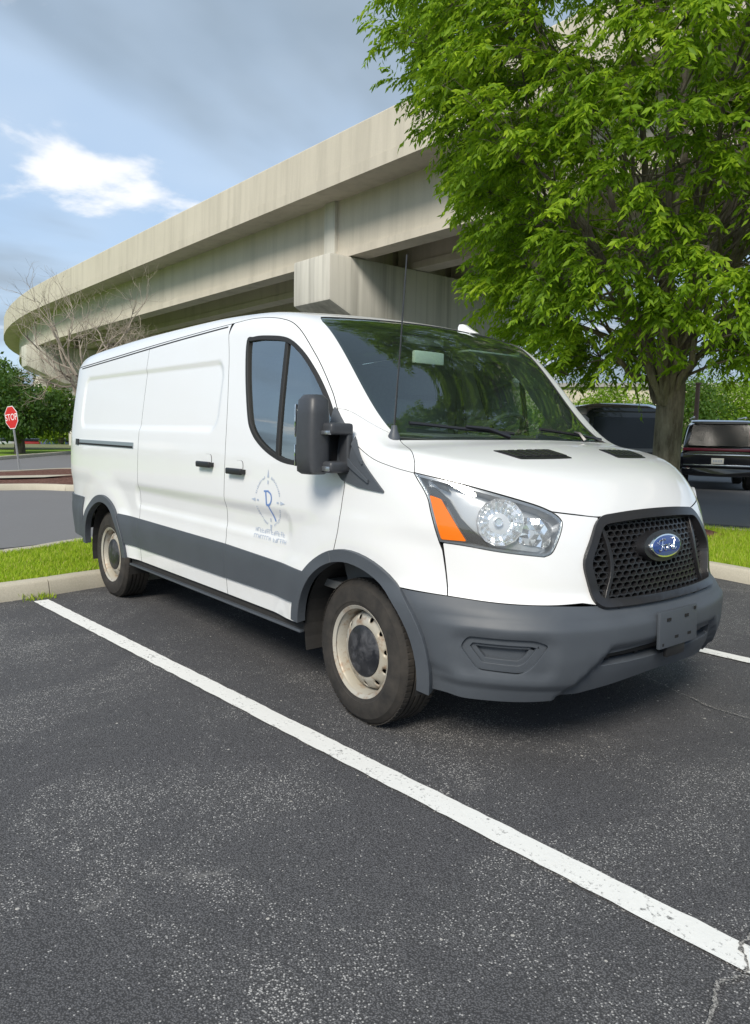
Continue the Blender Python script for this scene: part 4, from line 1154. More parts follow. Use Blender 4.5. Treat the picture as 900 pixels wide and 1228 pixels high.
# planted island behind and beside the stall; path runs with the island on its left
NEAR = [(6.5, 3.9), (2.5, 3.98), (.6, 4.05), (-.44, 4.14), (-.83, 4.20), (-1.9, 4.24), (-2.9, 4.0), (-3.65, 3.2), (-3.9, 2.0), (-3.86, .8), (-3.70, -.8), (-3.56, -1.5), (-3.46, -2.5), (-3.25, -5), (-3.0, -9)]
BACK = [(-4.9, -9), (-5.1, -4), (-5.43, -1.35), (-5.85, -.4), (-6.3, 1.8), (-6.0, 4.6), (-4.6, 6.5), (-2.47, 7.42), (-1.95, 7.62), (1.0, 8.1), (6.5, 8.4)]
kerb(NEAR[::-1], 1.53); kerb(BACK[::-1], 1.53)
nearP = crom(NEAR, 8); backP = crom(BACK, 8)
def off_path(P, d):
    t_ = np.gradient(P, axis=0); t_ /= np.linalg.norm(t_, axis=1)[:, None]; return P+np.c_[-t_[:, 1], t_[:, 0]]*d
ISL = np.vstack([off_path(nearP, -.14), off_path(backP, -.14)])
U, T = cdt_fill(ISL, (), .35, .3)
from mathutils import noise as mnoise
mound = lambda x, y: .105+.05*mnoise.noise(Vector((x*.5, y*.5, 0)))*.5+.012*mnoise.noise(Vector((x*3, y*3, 4)))
V = [(u[0], u[1], mound(*u)) for u in U]
isl = mk('planted_island', V, [tuple(t_) for t_ in T], M['lawn'], smooth=True); isl['kind'] = 'structure'
TREE = (-2.70, 6.40)
ring = [(TREE[0]+(.80+.12*math.sin(3*a+1)+.06*math.sin(7*a))*math.cos(a), TREE[1]+(.80+.12*math.sin(3*a+1)+.06*math.sin(7*a))*math.sin(a)) for a in np.linspace(0, 2*math.pi, 40)[:-1]]
U, T = cdt_fill(np.array(ring), (), .15, .12)
mk('mulch_bed', [(u[0], u[1], mound(*u)+.012+.05*max(0, 1-math.hypot(u[0]-TREE[0], u[1]-TREE[1])/.8)) for u in U], [tuple(t_) for t_ in T], M['mulch'], smooth=True)['kind'] = 'structure'
# grass blades on the island, where the lawn shows
def blades(name, polys, n, hmin, hmax, zf, mat, avoid=None, w=.004):
    pts = []
    for poly in polys:
        poly = np.array(poly, float); lo, hi = poly.min(0), poly.max(0)
        q = rng.uniform(lo, hi, (int(n*3), 2)); q = q[inside(q, [poly])][:n]; pts.append(q)
    P = np.vstack(pts)
    P = P[inside(P, [ISL])] if zf is mound else P
    if avoid is not None: P = P[np.hypot(P[:, 0]-avoid[0], P[:, 1]-avoid[1]) > avoid[2]+.1*rng.random(len(P))]
    cl = np.array([mnoise.noise(Vector((p[0]*2.2, p[1]*2.2, 9))) for p in P])
    m = len(P); a = rng.uniform(0, 2*math.pi, m); hh = rng.uniform(hmin, hmax, m)*(1+.45*cl); ln = rng.uniform(.1, .7, m)*hh; b = rng.uniform(0, 2*math.pi, m)
    z = np.array([zf(*p) for p in P])
    dx, dy = np.cos(a)*w, np.sin(a)*w
    V = np.empty((m, 5, 3))
    V[:, 0] = np.c_[P[:, 0]-dx, P[:, 1]-dy, z-.01]; V[:, 1] = np.c_[P[:, 0]+dx, P[:, 1]+dy, z-.01]
    mx, my = P[:, 0]+np.cos(b)*ln*.35, P[:, 1]+np.sin(b)*ln*.35
    V[:, 2] = np.c_[mx+dx*.8, my+dy*.8, z+hh*.6]; V[:, 3] = np.c_[mx-dx*.8, my-dy*.8, z+hh*.6]
    V[:, 4] = np.c_[P[:, 0]+np.cos(b)*ln, P[:, 1]+np.sin(b)*ln, z+hh]
    F = np.array([(0, 1, 2), (0, 2, 3), (3, 2, 4)]); F = (F[None]+5*np.arange(m)[:, None, None]).reshape(-1, 3)
    o = mk(name, V.reshape(-1, 3), F, mat); tag(o, 'short bright green grass growing on the kerbed island', 'grass', None, 'stuff'); return o
blades('grass', [[(-6.2, -3.4), (-3.3, -3.4), (-3.6, .4), (-6.4, .4)]], 60000, .025, .065, mound, M['grass_blade'])
blades('grass', [[(-4.5, 4.2), (2.2, 4.0), (2.2, 8.3), (-4.5, 7.6)]], 70000, .03, .085, mound, M['grass_blade'], (TREE[0], TREE[1], .72))
# weeds in the kerb joint by the painted line
blades('weed', [[(-3.62, -1.62), (-3.44, -1.62), (-3.46, -1.36), (-3.6, -1.36)]], 130, .015, .055, lambda x, y: 0., M['grass_blade'])
bpy.data.objects['weed']['label'] = 'small yellow-green weeds sprouting at the kerb foot by the painted line'
# mulched divider with the stop sign, and the verge across the road
def island2(path, name, mat, z=.11, w=.16):
    kerb(path+[path[0]], 2.0, w)
    P = off_path(crom(path, 6, True), .12)
    U, T = cdt_fill(P, (), .8, .6)
    o = mk(name, [(u[0], u[1], z+.03*mnoise.noise(Vector((u[0], u[1], 1)))) for u in U], [tuple(t_) for t_ in T], mat, smooth=True); o['kind'] = 'structure'; return o
DIV = [(-14.6, -6), (-14.3, .6), (-13.45, 2.0), (-13.2, 4.2), (-14.2, 6.2), (-17, 7.2), (-19.6, 6.2), (-20.4, 3.8), (-19.4, 1.4), (-18.6, -6)]
island2(DIV, 'mulch_island', M['mulch'])
cp = MB(); cp.add([(-17.0, -5, .15), (-15.9, -5, .15), (-16.1, 2.0, .15), (-16.9, 3.0, .15)], [(0, 1, 2, 3)]); cp.build('path', M['kerb_concrete'])['kind'] = 'structure'
# dull ground strip added to cut green bounce onto the overpass; follows the land
def opath0(s_):
    if s_ < 0: return np.array([-47.3-s_, 10.9]), np.array([0., 1.])
    a = s_/101.; return np.array([-47.3-101*math.sin(a), 10.9+101*(1-math.cos(a))]), np.array([math.sin(a), math.cos(a)])
V = []; ss_ = np.arange(-4, 120, 4.); dd_ = np.arange(-5, 18, 3.)
for s_ in ss_:
    p, n = opath0(s_); V += [(p[0]+n[0]*d, p[1]+n[1]*d, fall(p[0]+n[0]*d)+.03) for d in dd_]
m_ = len(dd_); mk('added_ground', V, [(i*m_+j, i*m_+j+1, (i+1)*m_+j+1, (i+1)*m_+j) for i in range(len(ss_)-1) for j in range(m_-1)], plain('dull_green', (.17, .19, .09), .95, nz=.35, nscale=4.))['kind'] = 'structure'
VERGE = [(-24.4, -15), (-24.6, -10), (-24.9, -4.5), (-25.8, .8), (-28.9, 3.83), (-34.9, 8.2), (-42, 13.4)]
kerb(VERGE, 3., .18, .15)
vp = np.array(VERGE); vb = off_path(vp, 3.2); vb = vp+np.array([-2.6, 1.2])
flat('mulch_verge', np.vstack([vp-[.15, 0], vb[::-1]]), .05, M['mulch'])
for k in (2, 3): stripe((-3.1, yl(-3.1)-2.80*k), (2.2, yl(2.2)-2.80*k), .112)
# ------------------------------------------------------------------ curved concrete overpass
ov = empty('overpass', (-18.5, 16, 0)); tag(ov, 'curving concrete highway overpass on wide pier caps behind the van', 'overpass')
OX, OY, OR = -47.3, 10.9, 101.
def opath(s):
    """s metres along the near parapet face, 0 at the start of the curve; returns point, tangent, right-hand normal (away from the camera)"""
    if s < 0: return np.array([OX-s, OY]), np.array([-1., 0]), np.array([0., 1.])
    a = s/OR; return np.array([OX-OR*math.sin(a), OY+OR*(1-math.cos(a))]), np.array([-math.cos(a), math.sin(a)]), np.array([math.sin(a), math.cos(a)])
SS = np.r_[-75, -60, -50, -40, np.arange(-32, 0, 8.), np.arange(0, 150, 4.)]
OFF = np.array([-18.5, 16., 0])
def sweep(name, prof, mat, ss=SS, parent=ov):
    V = []; m = len(prof)
    for s in ss:
        p, t_, n = opath(s)
        for d, z in prof: V.append(np.array([p[0]+n[0]*d, p[1]+n[1]*d, z])-OFF)
    F = [(i*m+j, (i+1)*m+j, (i+1)*m+(j+1) % m, i*m+(j+1) % m) for i in range(len(ss)-1) for j in range(m)]+[tuple(range(m)), tuple(range((len(ss)-1)*m, len(ss)*m))]
    return MB().add(V, F).build(name, mat, parent)
DW = 11.3
sweep('parapet', [(.0, 9.33), (.03, 10.46), (.06, 10.5), (.30, 10.5), (.32, 10.46), (.45, 9.36)], M['bridge_concrete'])
sweep('parapet', [(DW, 9.33), (DW-.03, 10.46), (DW-.06, 10.5), (DW-.30, 10.5), (DW-.32, 10.46), (DW-.45, 9.36)], M['bridge_concrete'])
sweep('deck_slab', [(-.025, 8.97), (-.025, 9.315), (DW+.025, 9.315), (DW+.025, 8.97), (DW-1.2, 9.06), (1.2, 9.06)], M['bridge_concrete'])
# girders in spans between piers, each span a beam of its own
piers_s = [-66.8, -28.8, 9.0, 47., 85.]
for d in (1.22, 4.05, 6.75, 9.46):
    for a, b in zip(piers_s[:-1], piers_s[1:]):
        ss = np.r_[a+.16, [q for q in np.linspace(a+.16, b-.16, 11)][1:-1], b-.16]
        w = .62
        sweep('girder', [(d, 7.42), (d, 9.065), (d+w, 9.065), (d+w, 7.42), (d+w+.05, 7.40), (d+w+.05, 7.16), (d-.05, 7.16), (d-.05, 7.40)], M['bridge_concrete'], ss)
for s0 in piers_s:
    p, t_, n = opath(s0)
    # end diaphragm blocks over the pier
    for d in (1.22, 9.46):
        o = MB().box((0, 0, 0), (.62, .80, 1.9)).build('diaphragm', M['pier_concrete'], ov, bevel=.03)
        c_ = p+n*(d+.26 if d < 5 else d+.36); o.location = (c_[0]-OFF[0], c_[1]-OFF[1], 8.11); o.rotation_euler = (0, 0, math.atan2(t_[1], t_[0]))
    # cap: hammerhead with sloped undersides; local y runs across the deck
    zt = 7.15
    cap_ = MB().prism([(.35, zt), (DW-.3, zt), (DW-.3, 5.75), (8.4, 4.5), (2.9, 4.5), (.35, 5.65)], -1.08, 1.08, 0)
    o = cap_.build('pier_cap', M['pier_concrete'], ov, bevel=.09)
    ang = math.atan2(n[1], n[0])-math.pi/2
    o.location = (p[0]-OFF[0], p[1]-OFF[1], 0); o.rotation_euler = (0, 0, ang)
    cl = MB(); V = []
    N_ = 28
    for z in (-.1, 4.52):
        for k in range(N_):
            a = 2*math.pi*k/N_; V.append((1.05*math.cos(a), 5.65+2.3*math.copysign(abs(math.sin(a))**.6, math.sin(a)), z))
    cl.add(V, [(k, (k+1) % N_, N_+(k+1) % N_, N_+k) for k in range(N_)]+[tuple(range(N_)), tuple(range(N_, 2*N_))])
    o = cl.build('pier_column', M['pier_concrete'], ov, smooth=True, angle=50); o.location = (p[0]-OFF[0], p[1]-OFF[1], 0); o.rotation_euler = (0, 0, ang)
    for d in (1.22, 4.05, 6.75, 9.46):
        o = MB().box((0, 0, 0), (1.1, .5, .09)).build('bearing', M['underbody'], ov); c_ = p+n*(d+.31); o.location = (c_[0]-OFF[0], c_[1]-OFF[1], 7.175); o.rotation_euler = (0, 0, math.atan2(t_[1], t_[0]))
# ------------------------------------------------------------------ vegetation
def leaves_mesh(name, P, D, L, Wd, mat, parent, droop=0.):
    """folded pointed leaves: base P, direction D, length L, width Wd"""
    m = len(P); D = D/np.linalg.norm(D, axis=1)[:, None]
    r = rng.normal(size=(m, 3)); S = np.cross(D, r); S /= np.linalg.norm(S, axis=1)[:, None]; N = np.cross(S, D)
    V = np.empty((m, 4, 3)); mid = P+D*(L*.45)[:, None]
    V[:, 0] = P; V[:, 1] = mid+S*(Wd/2)[:, None]+N*(Wd*.12)[:, None]; V[:, 2] = P+D*L[:, None]-N*(L*.10)[:, None]; V[:, 3] = mid-S*(Wd/2)[:, None]+N*(Wd*.12)[:, None]
    F = (np.array([(0, 1, 2), (0, 2, 3)])[None]+4*np.arange(m)[:, None, None]).reshape(-1, 3)
    return mk(name, V.reshape(-1, 3), F, mat, parent)
def bez(a, b, c, n):
    t_ = np.linspace(0, 1, n)[:, None]; return (1-t_)**2*a+2*t_*(1-t_)*b+t_*t_*c
def zelkova(x, y, label, mat='zelkova_leaf', seed=3, H=10.4, zmin=2.08):
    g = np.random.default_rng(seed)
    root = empty('shade_tree', (x, y, .08)); tag(root, label, 'tree')
    def rad(z): return np.interp(z, [1.8, 2.55, 3.4, 4.2, 5.5, 7.9, 9.3, H], [1.7, 2.25, 2.7, 2.95, 3.42, 3.95, 3.0, .6])
    tr = MB()
    tk = [(.03*math.sin(z), .02*z, z) for z in (-.1, .1, .5, 1.1, 1.6, 2.0, 2.35)]
    tr.tube(tk, [.29, .230, .196, .182, .180, .182, .13], 18)
    tr.build('trunk', M['bark'], root, smooth=True)
    lb = MB(); nodes = []; TW = []
    nl = 19
    for i in range(nl):
        az = 2*math.pi*(i*.381966+.07*g.normal()); zt = g.uniform(4.6, H-.5) if i > 5 else g.uniform(3.0, 4.6); rt = rad(zt)*g.uniform(.55, .9)
        z0 = g.uniform(1.75, 2.25)
        a = np.array([.12*math.cos(az), .12*math.sin(az), z0]); c_ = np.array([rt*math.cos(az), rt*math.sin(az), zt]); b = np.array([rt*.28*math.cos(az), rt*.28*math.sin(az), z0+(zt-z0)*.5])
        P = bez(a, b, c_, 12); P[2:-1] += g.normal(size=(9, 3))*.05
        r0 = g.uniform(.05, .085)
        lb.tube(P, np.linspace(r0, .012, 12), 7, False); nodes += list(P[3:])
        for j in range(11):
            t_ = g.uniform(.2, 1.); k = t_*11; p0 = P[int(k)]*(1-k % 1)+P[min(int(k)+1, 11)]*(k % 1)
            az2 = math.atan2(p0[1], p0[0])+g.normal()*.7; zz = np.clip(p0[2]+g.uniform(-.2, 2.0), zmin+.1, H-.3); rr = min(rad(zz)*math.sqrt(g.uniform(.3, .95)), np.hypot(p0[0], p0[1])+1.5)
            q = np.array([rr*math.cos(az2), rr*math.sin(az2), zz])
            if np.linalg.norm(q-p0) > 2.2: q = p0+(q-p0)*2.2/np.linalg.norm(q-p0)
            B = bez(p0, (p0+q)/2+np.array([0, 0, .3]), q, 7)
            lb.tube(B, np.linspace(.018*(1-.5*t_)+.006, .005, 7), 5, False); nodes += list(B[2:])
    nodes = np.array(nodes)
    # twig ends spread evenly through the outer crown, each grown from the nearest branch
    na = 3000; zz = zmin+(H-zmin)*g.random(na*3)**.9; az = g.uniform(0, 2*math.pi, na*3)
    keep = g.random(na*3) < (rad(zz)/3.95)**1.2; zz, az = zz[keep][:na], az[keep][:na]
    # hanging skirts and bays in the outline
    wob = 1+.06*np.sin(3*az+zz*1.3)+.06*np.sin(7*az-zz*2.1)
    rr = rad(zz)*wob*np.sqrt(g.uniform(.50, 1.03, len(zz)))
    A = np.c_[rr*np.cos(az), rr*np.sin(az), zz]
    for e in A:
        d2 = ((nodes-e)**2).sum(1)+1.5*np.maximum(nodes[:, 2]-e[2], 0)**2; s_ = nodes[d2.argmin()]
        L_ = np.linalg.norm(e-s_)
        if L_ > 2.2: continue
        o_ = e.copy(); o_[2] = 0; o_ /= np.linalg.norm(o_)+1e-6
        C = bez(s_, (s_+e)/2+np.array([0, 0, .18*L_]), e, 6)
        lb.tube(C, np.linspace(.004+.004*L_, .0025, 6), 4, False)
        d = C[-1]-C[-2]; d /= np.linalg.norm(d)+1e-9
        for k3 in range(6):
            f2 = 1-g.random()**1.6*min(.9, .55/max(L_, .3)); k = f2*5; TW.append((C[min(int(k), 4)]*(1-k % 1)+C[min(int(k)+1, 5)]*(k % 1), d, o_))
    lb.build('limb', M['bark'], root, smooth=True)['kind'] = 'stuff'
    # leaf sprays: short arching shoots, leaves hang in two ranks
    n = len(TW); S0 = np.array([q[0] for q in TW]); Dv = np.array([q[1] for q in TW]); O_ = np.array([q[2] for q in TW])
    d = Dv*.45+O_*.5+g.normal(size=(n, 3))*.6; d[:, 2] = d[:, 2]*.5+.10; d /= np.linalg.norm(d, axis=1)[:, None]
    ln = g.uniform(.18, .40, n); K = 14
    P = []; D = []
    sd = np.cross(d, [0, 0, 1.]); sd /= np.linalg.norm(sd, axis=1)[:, None]+1e-9
    for k in range(K):
        f = (k+.6)/K
        p = S0+d*(ln*f)[:, None]; p[:, 2] -= ln*.55*f*f
        s_ = sd*(1 if k % 2 else -1)
        dd = s_*.7+d*.5+g.normal(size=(n, 3))*.22; dd[:, 2] -= .50+.35*f
        P.append(p); D.append(dd)
    P = np.vstack(P); D = np.vstack(D)
    L = g.uniform(.072, .13, len(P)); Wd = L*g.uniform(.28, .40, len(P))
    leaves_mesh('crown', P, D, L, Wd, M[mat], root)['kind'] = 'stuff'
    return root
zelkova(TREE[0], TREE[1], 'tall vase shaped leafy tree with drooping leaves on the kerbed island', seed=5)
def blob_tree(name, x, y, z, H, R, zc, label, mat, seed, n=6000, leaf=.22, group=None, trunk_r=.2, lobes=9, flatb=.6):
    g = np.random.default_rng(seed); root = empty(name, (x, y, z)); tag(root, label, 'tree' if 'tree' in name else 'bush', group)
    if trunk_r:
        tr = MB(); tr.tube([(0, 0, -.2), (.05, 0, zc*.35), (0, .08, zc*.8), (.1, 0, H*.8)], [trunk_r*1.3, trunk_r, trunk_r*.8, trunk_r*.2], 9)
        for k in range(6):
            a = g.uniform(0, 6.28); tr.tube([(0, 0, zc*g.uniform(.35, .7)), (R*.35*math.cos(a), R*.35*math.sin(a), zc*.9), (R*.75*math.cos(a), R*.75*math.sin(a), zc*1.1)], [trunk_r*.5, trunk_r*.3, .03], 6)
        tr.build('trunk', M['bark'], root, smooth=True)
    C = []; RR = []
    for k in range(lobes*3):
        v = g.normal(size=3); v /= np.linalg.norm(v); v[2] = v[2] if v[2] > 0 else v[2]*flatb
        C.append(np.array([v[0]*R*.66, v[1]*R*.66, zc+v[2]*(H-zc)*.66])*1.); RR.append(g.uniform(.28, .46)*min(R, (H-zc)*1.2))
    C = np.array(C); RR = np.array(RR); i = g.integers(0, len(C), n)
    v = g.normal(size=(n, 3)); v /= np.linalg.norm(v, axis=1)[:, None]
    P = C[i]+v*(RR[i]*g.uniform(.55, 1.08, n)**.6)[:, None]
    P[:, 2] = np.maximum(P[:, 2], .05)
    D = v*.7+g.normal(size=(n, 3))*.6; D[:, 2] -= .3
    L = g.uniform(.7, 1.3, n)*leaf
    leaves_mesh('crown', P, D, L, L*.6, M[mat], root)['kind'] = 'stuff'
    return root
def bare_tree(x, y, H, label, seed):
    g = np.random.default_rng(seed); root = empty('bare_tree', (x, y, .1)); tag(root, label, 'tree')
    tk = MB(); tw = MB()
    tk.tube([(0, 0, -.1), (.03, 0, .6), (.0, .03, 1.2), (-.02, 0, 1.7)], [.15, .115, .10, .085], 10)
    tk.build('trunk', M['grey_bark'], root, smooth=True)
    def grow(p, d, L, r, lvl):
        n = 5; pts = [p]
        for k in range(n):
            d = d+g.normal(size=3)*.16+np.array([0, 0, .05]); d /= np.linalg.norm(d); pts.append(pts[-1]+d*L/n)
        tw.tube(pts, np.linspace(r, r*.45, n+1), 6 if lvl < 2 else 4, False)
        if lvl < 5:
            for k in range(3 if lvl < 3 else 2+(g.random() < .5)):
                f = g.uniform(.35, 1.); q = pts[min(int(f*n)+1, n)]; e = d+g.normal(size=3)*.62; e[2] += .12; e /= np.linalg.norm(e)
                grow(q, e, L*g.uniform(.55, .82), r*.52, lvl+1)
    for i in range(8):
        a = 2*math.pi*i/8+g.normal()*.2; e = np.array([math.cos(a), math.sin(a), g.uniform(.7, 1.9)]); e /= np.linalg.norm(e)
        grow(np.array([0, 0, g.uniform(1.2, 1.7)]), e, H*.30, .055, 0)
    tw.build('limb', M['grey_bark'], root)['kind'] = 'stuff'
    return root
def at_px(u, v, D):
    d = _r*((u-450)/CAM_F)+_u*(-(v-614)/CAM_F)+_f; t_ = D/math.hypot(d[0], d[1]); return CAM_P+t_*d
p = at_px(112, 560, 19.5); bare_tree(p[0], p[1], 5.0, 'bare grey leafless tree with spreading branches behind the van', 8)
# trees across the far road
p = at_px(24, 545, 40); blob_tree('leafy_tree', p[0], p[1], 0, 3.9, 3.0, 2.1, 'dark green broad tree behind the stop sign across the road', 'dark_leaf', 21, 9000, .20, trunk_r=.22)
p = at_px(-24, 545, 46); blob_tree('leafy_tree', p[0], p[1], -.05, 5.2, 2.6, 3.0, 'mid green taller tree next to the dark tree across the road', 'mid_leaf', 22, 8000, .22, trunk_r=.22)
p = at_px(74, 540, 72); blob_tree('leafy_tree', p[0], p[1], fall(p[0]), 5.6, 3.4, 2.6, 'lime green tree in the field between dark tree and van', 'lime_leaf', 23, 7000, .26, trunk_r=.2)
p = at_px(100, 540, 80); blob_tree('leafy_tree', p[0], p[1], fall(p[0]), 6.0, 3.8, 3.0, 'lime green tree in the field mostly hidden behind the van', 'lime_leaf', 24, 6000, .28, trunk_r=.2)
for k, (u, D, H, R, mt, nm) in enumerate([(-10, 170, 9, 7, 'mid_leaf', 'mid green'), (22, 175, 8, 7, 'dark_leaf', 'dark green'), (52, 168, 8, 7, 'mid_leaf', 'yellowish green'), (85, 180, 9, 8, 'dark_leaf', 'deep green'), (130, 175, 9, 8, 'mid_leaf', 'soft green')]):
    p = at_px(u, 530, D); blob_tree('leafy_tree', p[0], p[1], fall(p[0]), H, R, H*.5, 'distant %s tree beyond the parked cars across the field' % nm, mt, 40+k, 3000, .55, trunk_r=.3)
# shrubs and trees beyond the black vehicles
bs = [(716, 49, 4.8, 2.2, 'lime_leaf', 'bright lime shrub above the roof of the black van'), (752, 51, 4.6, 2.5, 'lime_leaf', 'pale lime shrub just left of the big tree trunk'),
      (826, 47, 5.1, 2.6, 'mid_leaf', 'green shrub between the big trunk and the black car'), (850, 50, 5.5, 2.9, 'lime_leaf', 'yellow-green shrub over the roof rail of the black car'),
      (884, 49, 5.3, 2.9, 'lime_leaf', 'bright green shrub directly behind the black car'), (915, 50, 5.7, 3.0, 'lime_leaf', 'lime shrub behind the black car by its far side'),
      (680, 53, 4.8, 2.6, 'lime_leaf', 'lime shrub seen past the white van pillar'), (640, 55, 4.8, 2.9, 'lime_leaf', 'lime shrub seen through the white van cabin'), (600, 56, 4.5, 2.9, 'mid_leaf', 'green shrub beside the overpass pier')]
for k, (u, D, H, R, mt, lab) in enumerate(bs):
    p = at_px(u, 530, D); blob_tree('leafy_shrub', p[0], p[1], 0, H, R, H*.45, lab, mt, 60+k, 5000, .19, trunk_r=.06, flatb=1.)
# far wood closing the horizon all round
g = np.random.default_rng(77); n = 26000
az = g.uniform(0, 2*math.pi, n); rr = g.uniform(215, 260, n)
hgt = 6.5+1.8*np.sin(az*9)+1.3*np.sin(az*23+1)+.9*np.sin(az*57+2)+.7*np.sin(az*131)
zz = hgt*np.sqrt(g.random(n))*g.uniform(.75, 1.02, n)
P = np.c_[rr*np.cos(az), rr*np.sin(az), zz]; P[:, 2] += fall(P[:, 0])
D = g.normal(size=(n, 3)); D[:, 2] -= .2; L = g.uniform(1.2, 2.4, n)
fw = leaves_mesh('far_wood', P, D, L, L*.7, M['dark_leaf'], None); tag(fw, 'far-off dark green wood along the horizon', 'wood', None, 'stuff')
# ------------------------------------------------------------------ stop sign
p = at_px(24, 567, 23.5); sg_ = empty('stop_sign', (p[0], p[1], .1)); tag(sg_, 'red octagonal stop sign on a leaning metal post in mulch island', 'stop sign')
face = np.array([CAM_P[0]-p[0], CAM_P[1]-p[1]]); fa = math.atan2(face[1], face[0])
sg_.rotation_euler = (0, 0, fa-R_(60))
sg_.rotation_euler = (Matrix.Rotation(R_(6.5), 4, Vector((_f[0], _f[1], 0)).normalized()) @ Matrix.Rotation(fa-R_(60), 4, 'Z')).to_euler() if False else (Matrix.Rotation(R_(-6.5), 4, Vector((_f[0], _f[1], 0)).normalized()) @ Matrix.Rotation(fa-R_(60), 4, 'Z')).to_euler()
MB().box((0, 0, .82), (.045, .03, 1.95)).build('post', M['galvanised'], sg_, bevel=.004)
def octo(name, r, x0, x1, mat, par): return MB().prism([(r*math.cos(R_(22.5+45*k)), 1.50+r*math.sin(R_(22.5+45*k))) for k in range(8)], x0, x1, 0).build(name, mat, par)
pl_ = octo('sign_plate', .345, .020, .026, M['sign_white'], sg_); octo('red_field', .324, .0265, .028, M['sign_red'], pl_)
def text_mesh(txt, size, name, mat, parent, Mx, ext=.0005):
    cu = bpy.data.curves.new(name, 'FONT'); cu.body = txt; cu.size = size; cu.align_x = 'CENTER'; cu.align_y = 'CENTER'; cu.extrude = ext
    o = bpy.data.objects.new(name, cu); COL.objects.link(o)
    dg_ = bpy.context.evaluated_depsgraph_get(); me = bpy.data.meshes.new_from_object(o.evaluated_get(dg_)); bpy.data.objects.remove(o)
    me.transform(Mx); me.materials.clear(); me.materials.append(mat); o2 = bpy.data.objects.new(name, me); return link(o2, parent)
text_mesh('STOP', .265, 'lettering', M['sign_white'], pl_, Matrix.Translation(Vector((.0292, 0, 1.50))) @ Matrix.Rotation(R_(90), 4, 'Z') @ Matrix.Rotation(R_(90), 4, 'X'))
# ------------------------------------------------------------------ vehicles
def car_wheel(root, x, y, r=.38, w=.26):
    o = empty('wheel', (x, y, r), 0, root); Mx = Matrix.Rotation(R_(90), 4, 'X')
    MB().lathe([(r*.62, -w/2), (r*.9, -w/2), (r, -w*.36), (r, w*.36), (r*.9, w/2), (r*.62, w/2)], 32, Mx, True).build('tyre', M['tyre_rubber'], o, smooth=True)
    MB().lathe([(0, -w*.4), (r*.3, -w*.42), (r*.6, -w*.34), (r*.64, -w*.45), (r*.64, w*.45), (r*.6, w*.34), (r*.3, w*.42), (0, w*.4)], 24, Mx).build('rim', M['grey_metal'], o, smooth=True)
def shell(secs, name, mat, root, n=28, ex=.42):
    """loft of rounded cross-sections: (x, zlow, zhigh, half width low, half width high)"""
    V = []
    for x, z0, z1, w0, w1 in secs:
        for k in range(n):
            a = 2*math.pi*k/n; c_, s_ = math.cos(a), math.sin(a); q = (math.copysign(abs(s_)**ex, s_)+1)/2
            V.append((x, (w0*(1-q)+w1*q)*math.copysign(abs(c_)**ex, c_), z0+(z1-z0)*q))
    F = [(i*n+k, i*n+(k+1) % n, (i+1)*n+(k+1) % n, (i+1)*n+k) for i in range(len(secs)-1) for k in range(n)]+[tuple(range(n)), tuple(range((len(secs)-1)*n, len(secs)*n))]
    return MB().add(V, F).build(name, mat, root, smooth=True, angle=40)
def quad_panel(name, pts, mat, root, th=.012):
    """thin slab through 3D points (ordered), pushed out along its normal"""
    P = [Vector(q) for q in pts]; nrm = (P[1]-P[0]).cross(P[2]-P[0]).normalized()*th; n = len(P)
    return MB().add(P+[q+nrm for q in P], [tuple(range(n)), tuple(range(n, 2*n))]+[(i, (i+1) % n, n+(i+1) % n, n+i) for i in range(n)]).build(name, mat, root)
# black sport utility seen from behind: local +x forward
rc = np.array([-6.95, 16.75]); hd = math.atan2(.86, -.50)
suv = empty('parked_car', (rc[0]+2.65*math.cos(hd), rc[1]+2.65*math.sin(hd), .008), hd); tag(suv, 'black sport utility car seen from behind with full width red lamp bar', 'car')
shell([(-2.66, .55, 1.06, .90, .95), (-2.60, .42, 1.12, .99, 1.0), (-2.3, .36, 1.16, 1.01, 1.0), (-1., .34, 1.16, 1.015, 1.0), (1., .34, 1.14, 1.015, 1.), (2.1, .36, 1.12, 1.0, .97), (2.55, .42, 1.02, .95, .90), (2.66, .55, .9, .85, .8)], 'body', M['black_paint'], suv)
shell([(-2.50, 1.02, 1.10, .95, .92), (-2.40, 1.02, 1.50, .96, .84), (-2.22, 1.02, 1.84, .97, .78), (-1.6, 1.02, 1.92, .97, .77), (0., 1.02, 1.93, .97, .77), (.6, 1.02, 1.86, .96, .76), (1.5, 1.02, 1.12, .94, .90)], 'cabin', M['black_paint'], suv, ex=.36)
shell([(-2.42, 1.80, 1.86, .74, .72), (-2.30, 1.82, 1.895, .76, .74), (-2.05, 1.86, 1.91, .75, .73)], 'spoiler', M['black_paint'], suv)
quad_panel('rear_window', [(-2.555, .80, 1.20), (-2.555, -.80, 1.20), (-2.385, -.70, 1.77), (-2.385, .70, 1.77)], M['dark_tint_glass'], suv)
for y in (-1, 1):
    quad_panel('side_window', [(-2.0, y*.955, 1.2), (.9, y*.955, 1.2), (.4, y*.815, 1.80), (-1.9, y*.815, 1.80)][::y], M['dark_tint_glass'], suv)
    MB().tube([(-1.9, y*.66, 1.97), (-1.7, y*.66, 2.00), (.3, y*.66, 2.0), (.5, y*.66, 1.95)], .022, 6).build('roof_rail', M['steel_bright'], suv, smooth=True)
    MB().box((-2.655, y*.60, .60), (.03, .42, .045)).build('reflector', M['red_lens'], suv, bevel=.006)
    MB().box((-2.67, y*.62, .50), (.03, .44, .025)).build('exhaust_trim', M['chrome'], suv, bevel=.006)
for x, y in ((-1.62, -.86), (-1.62, .86), (1.6, -.86), (1.6, .86)): car_wheel(suv, x, y, .39, .28)
MB().box((-2.635, 0, 1.105), (.06, 1.86, .075)).build('lamp_bar', M['lamp_maroon'], suv, bevel=.012)
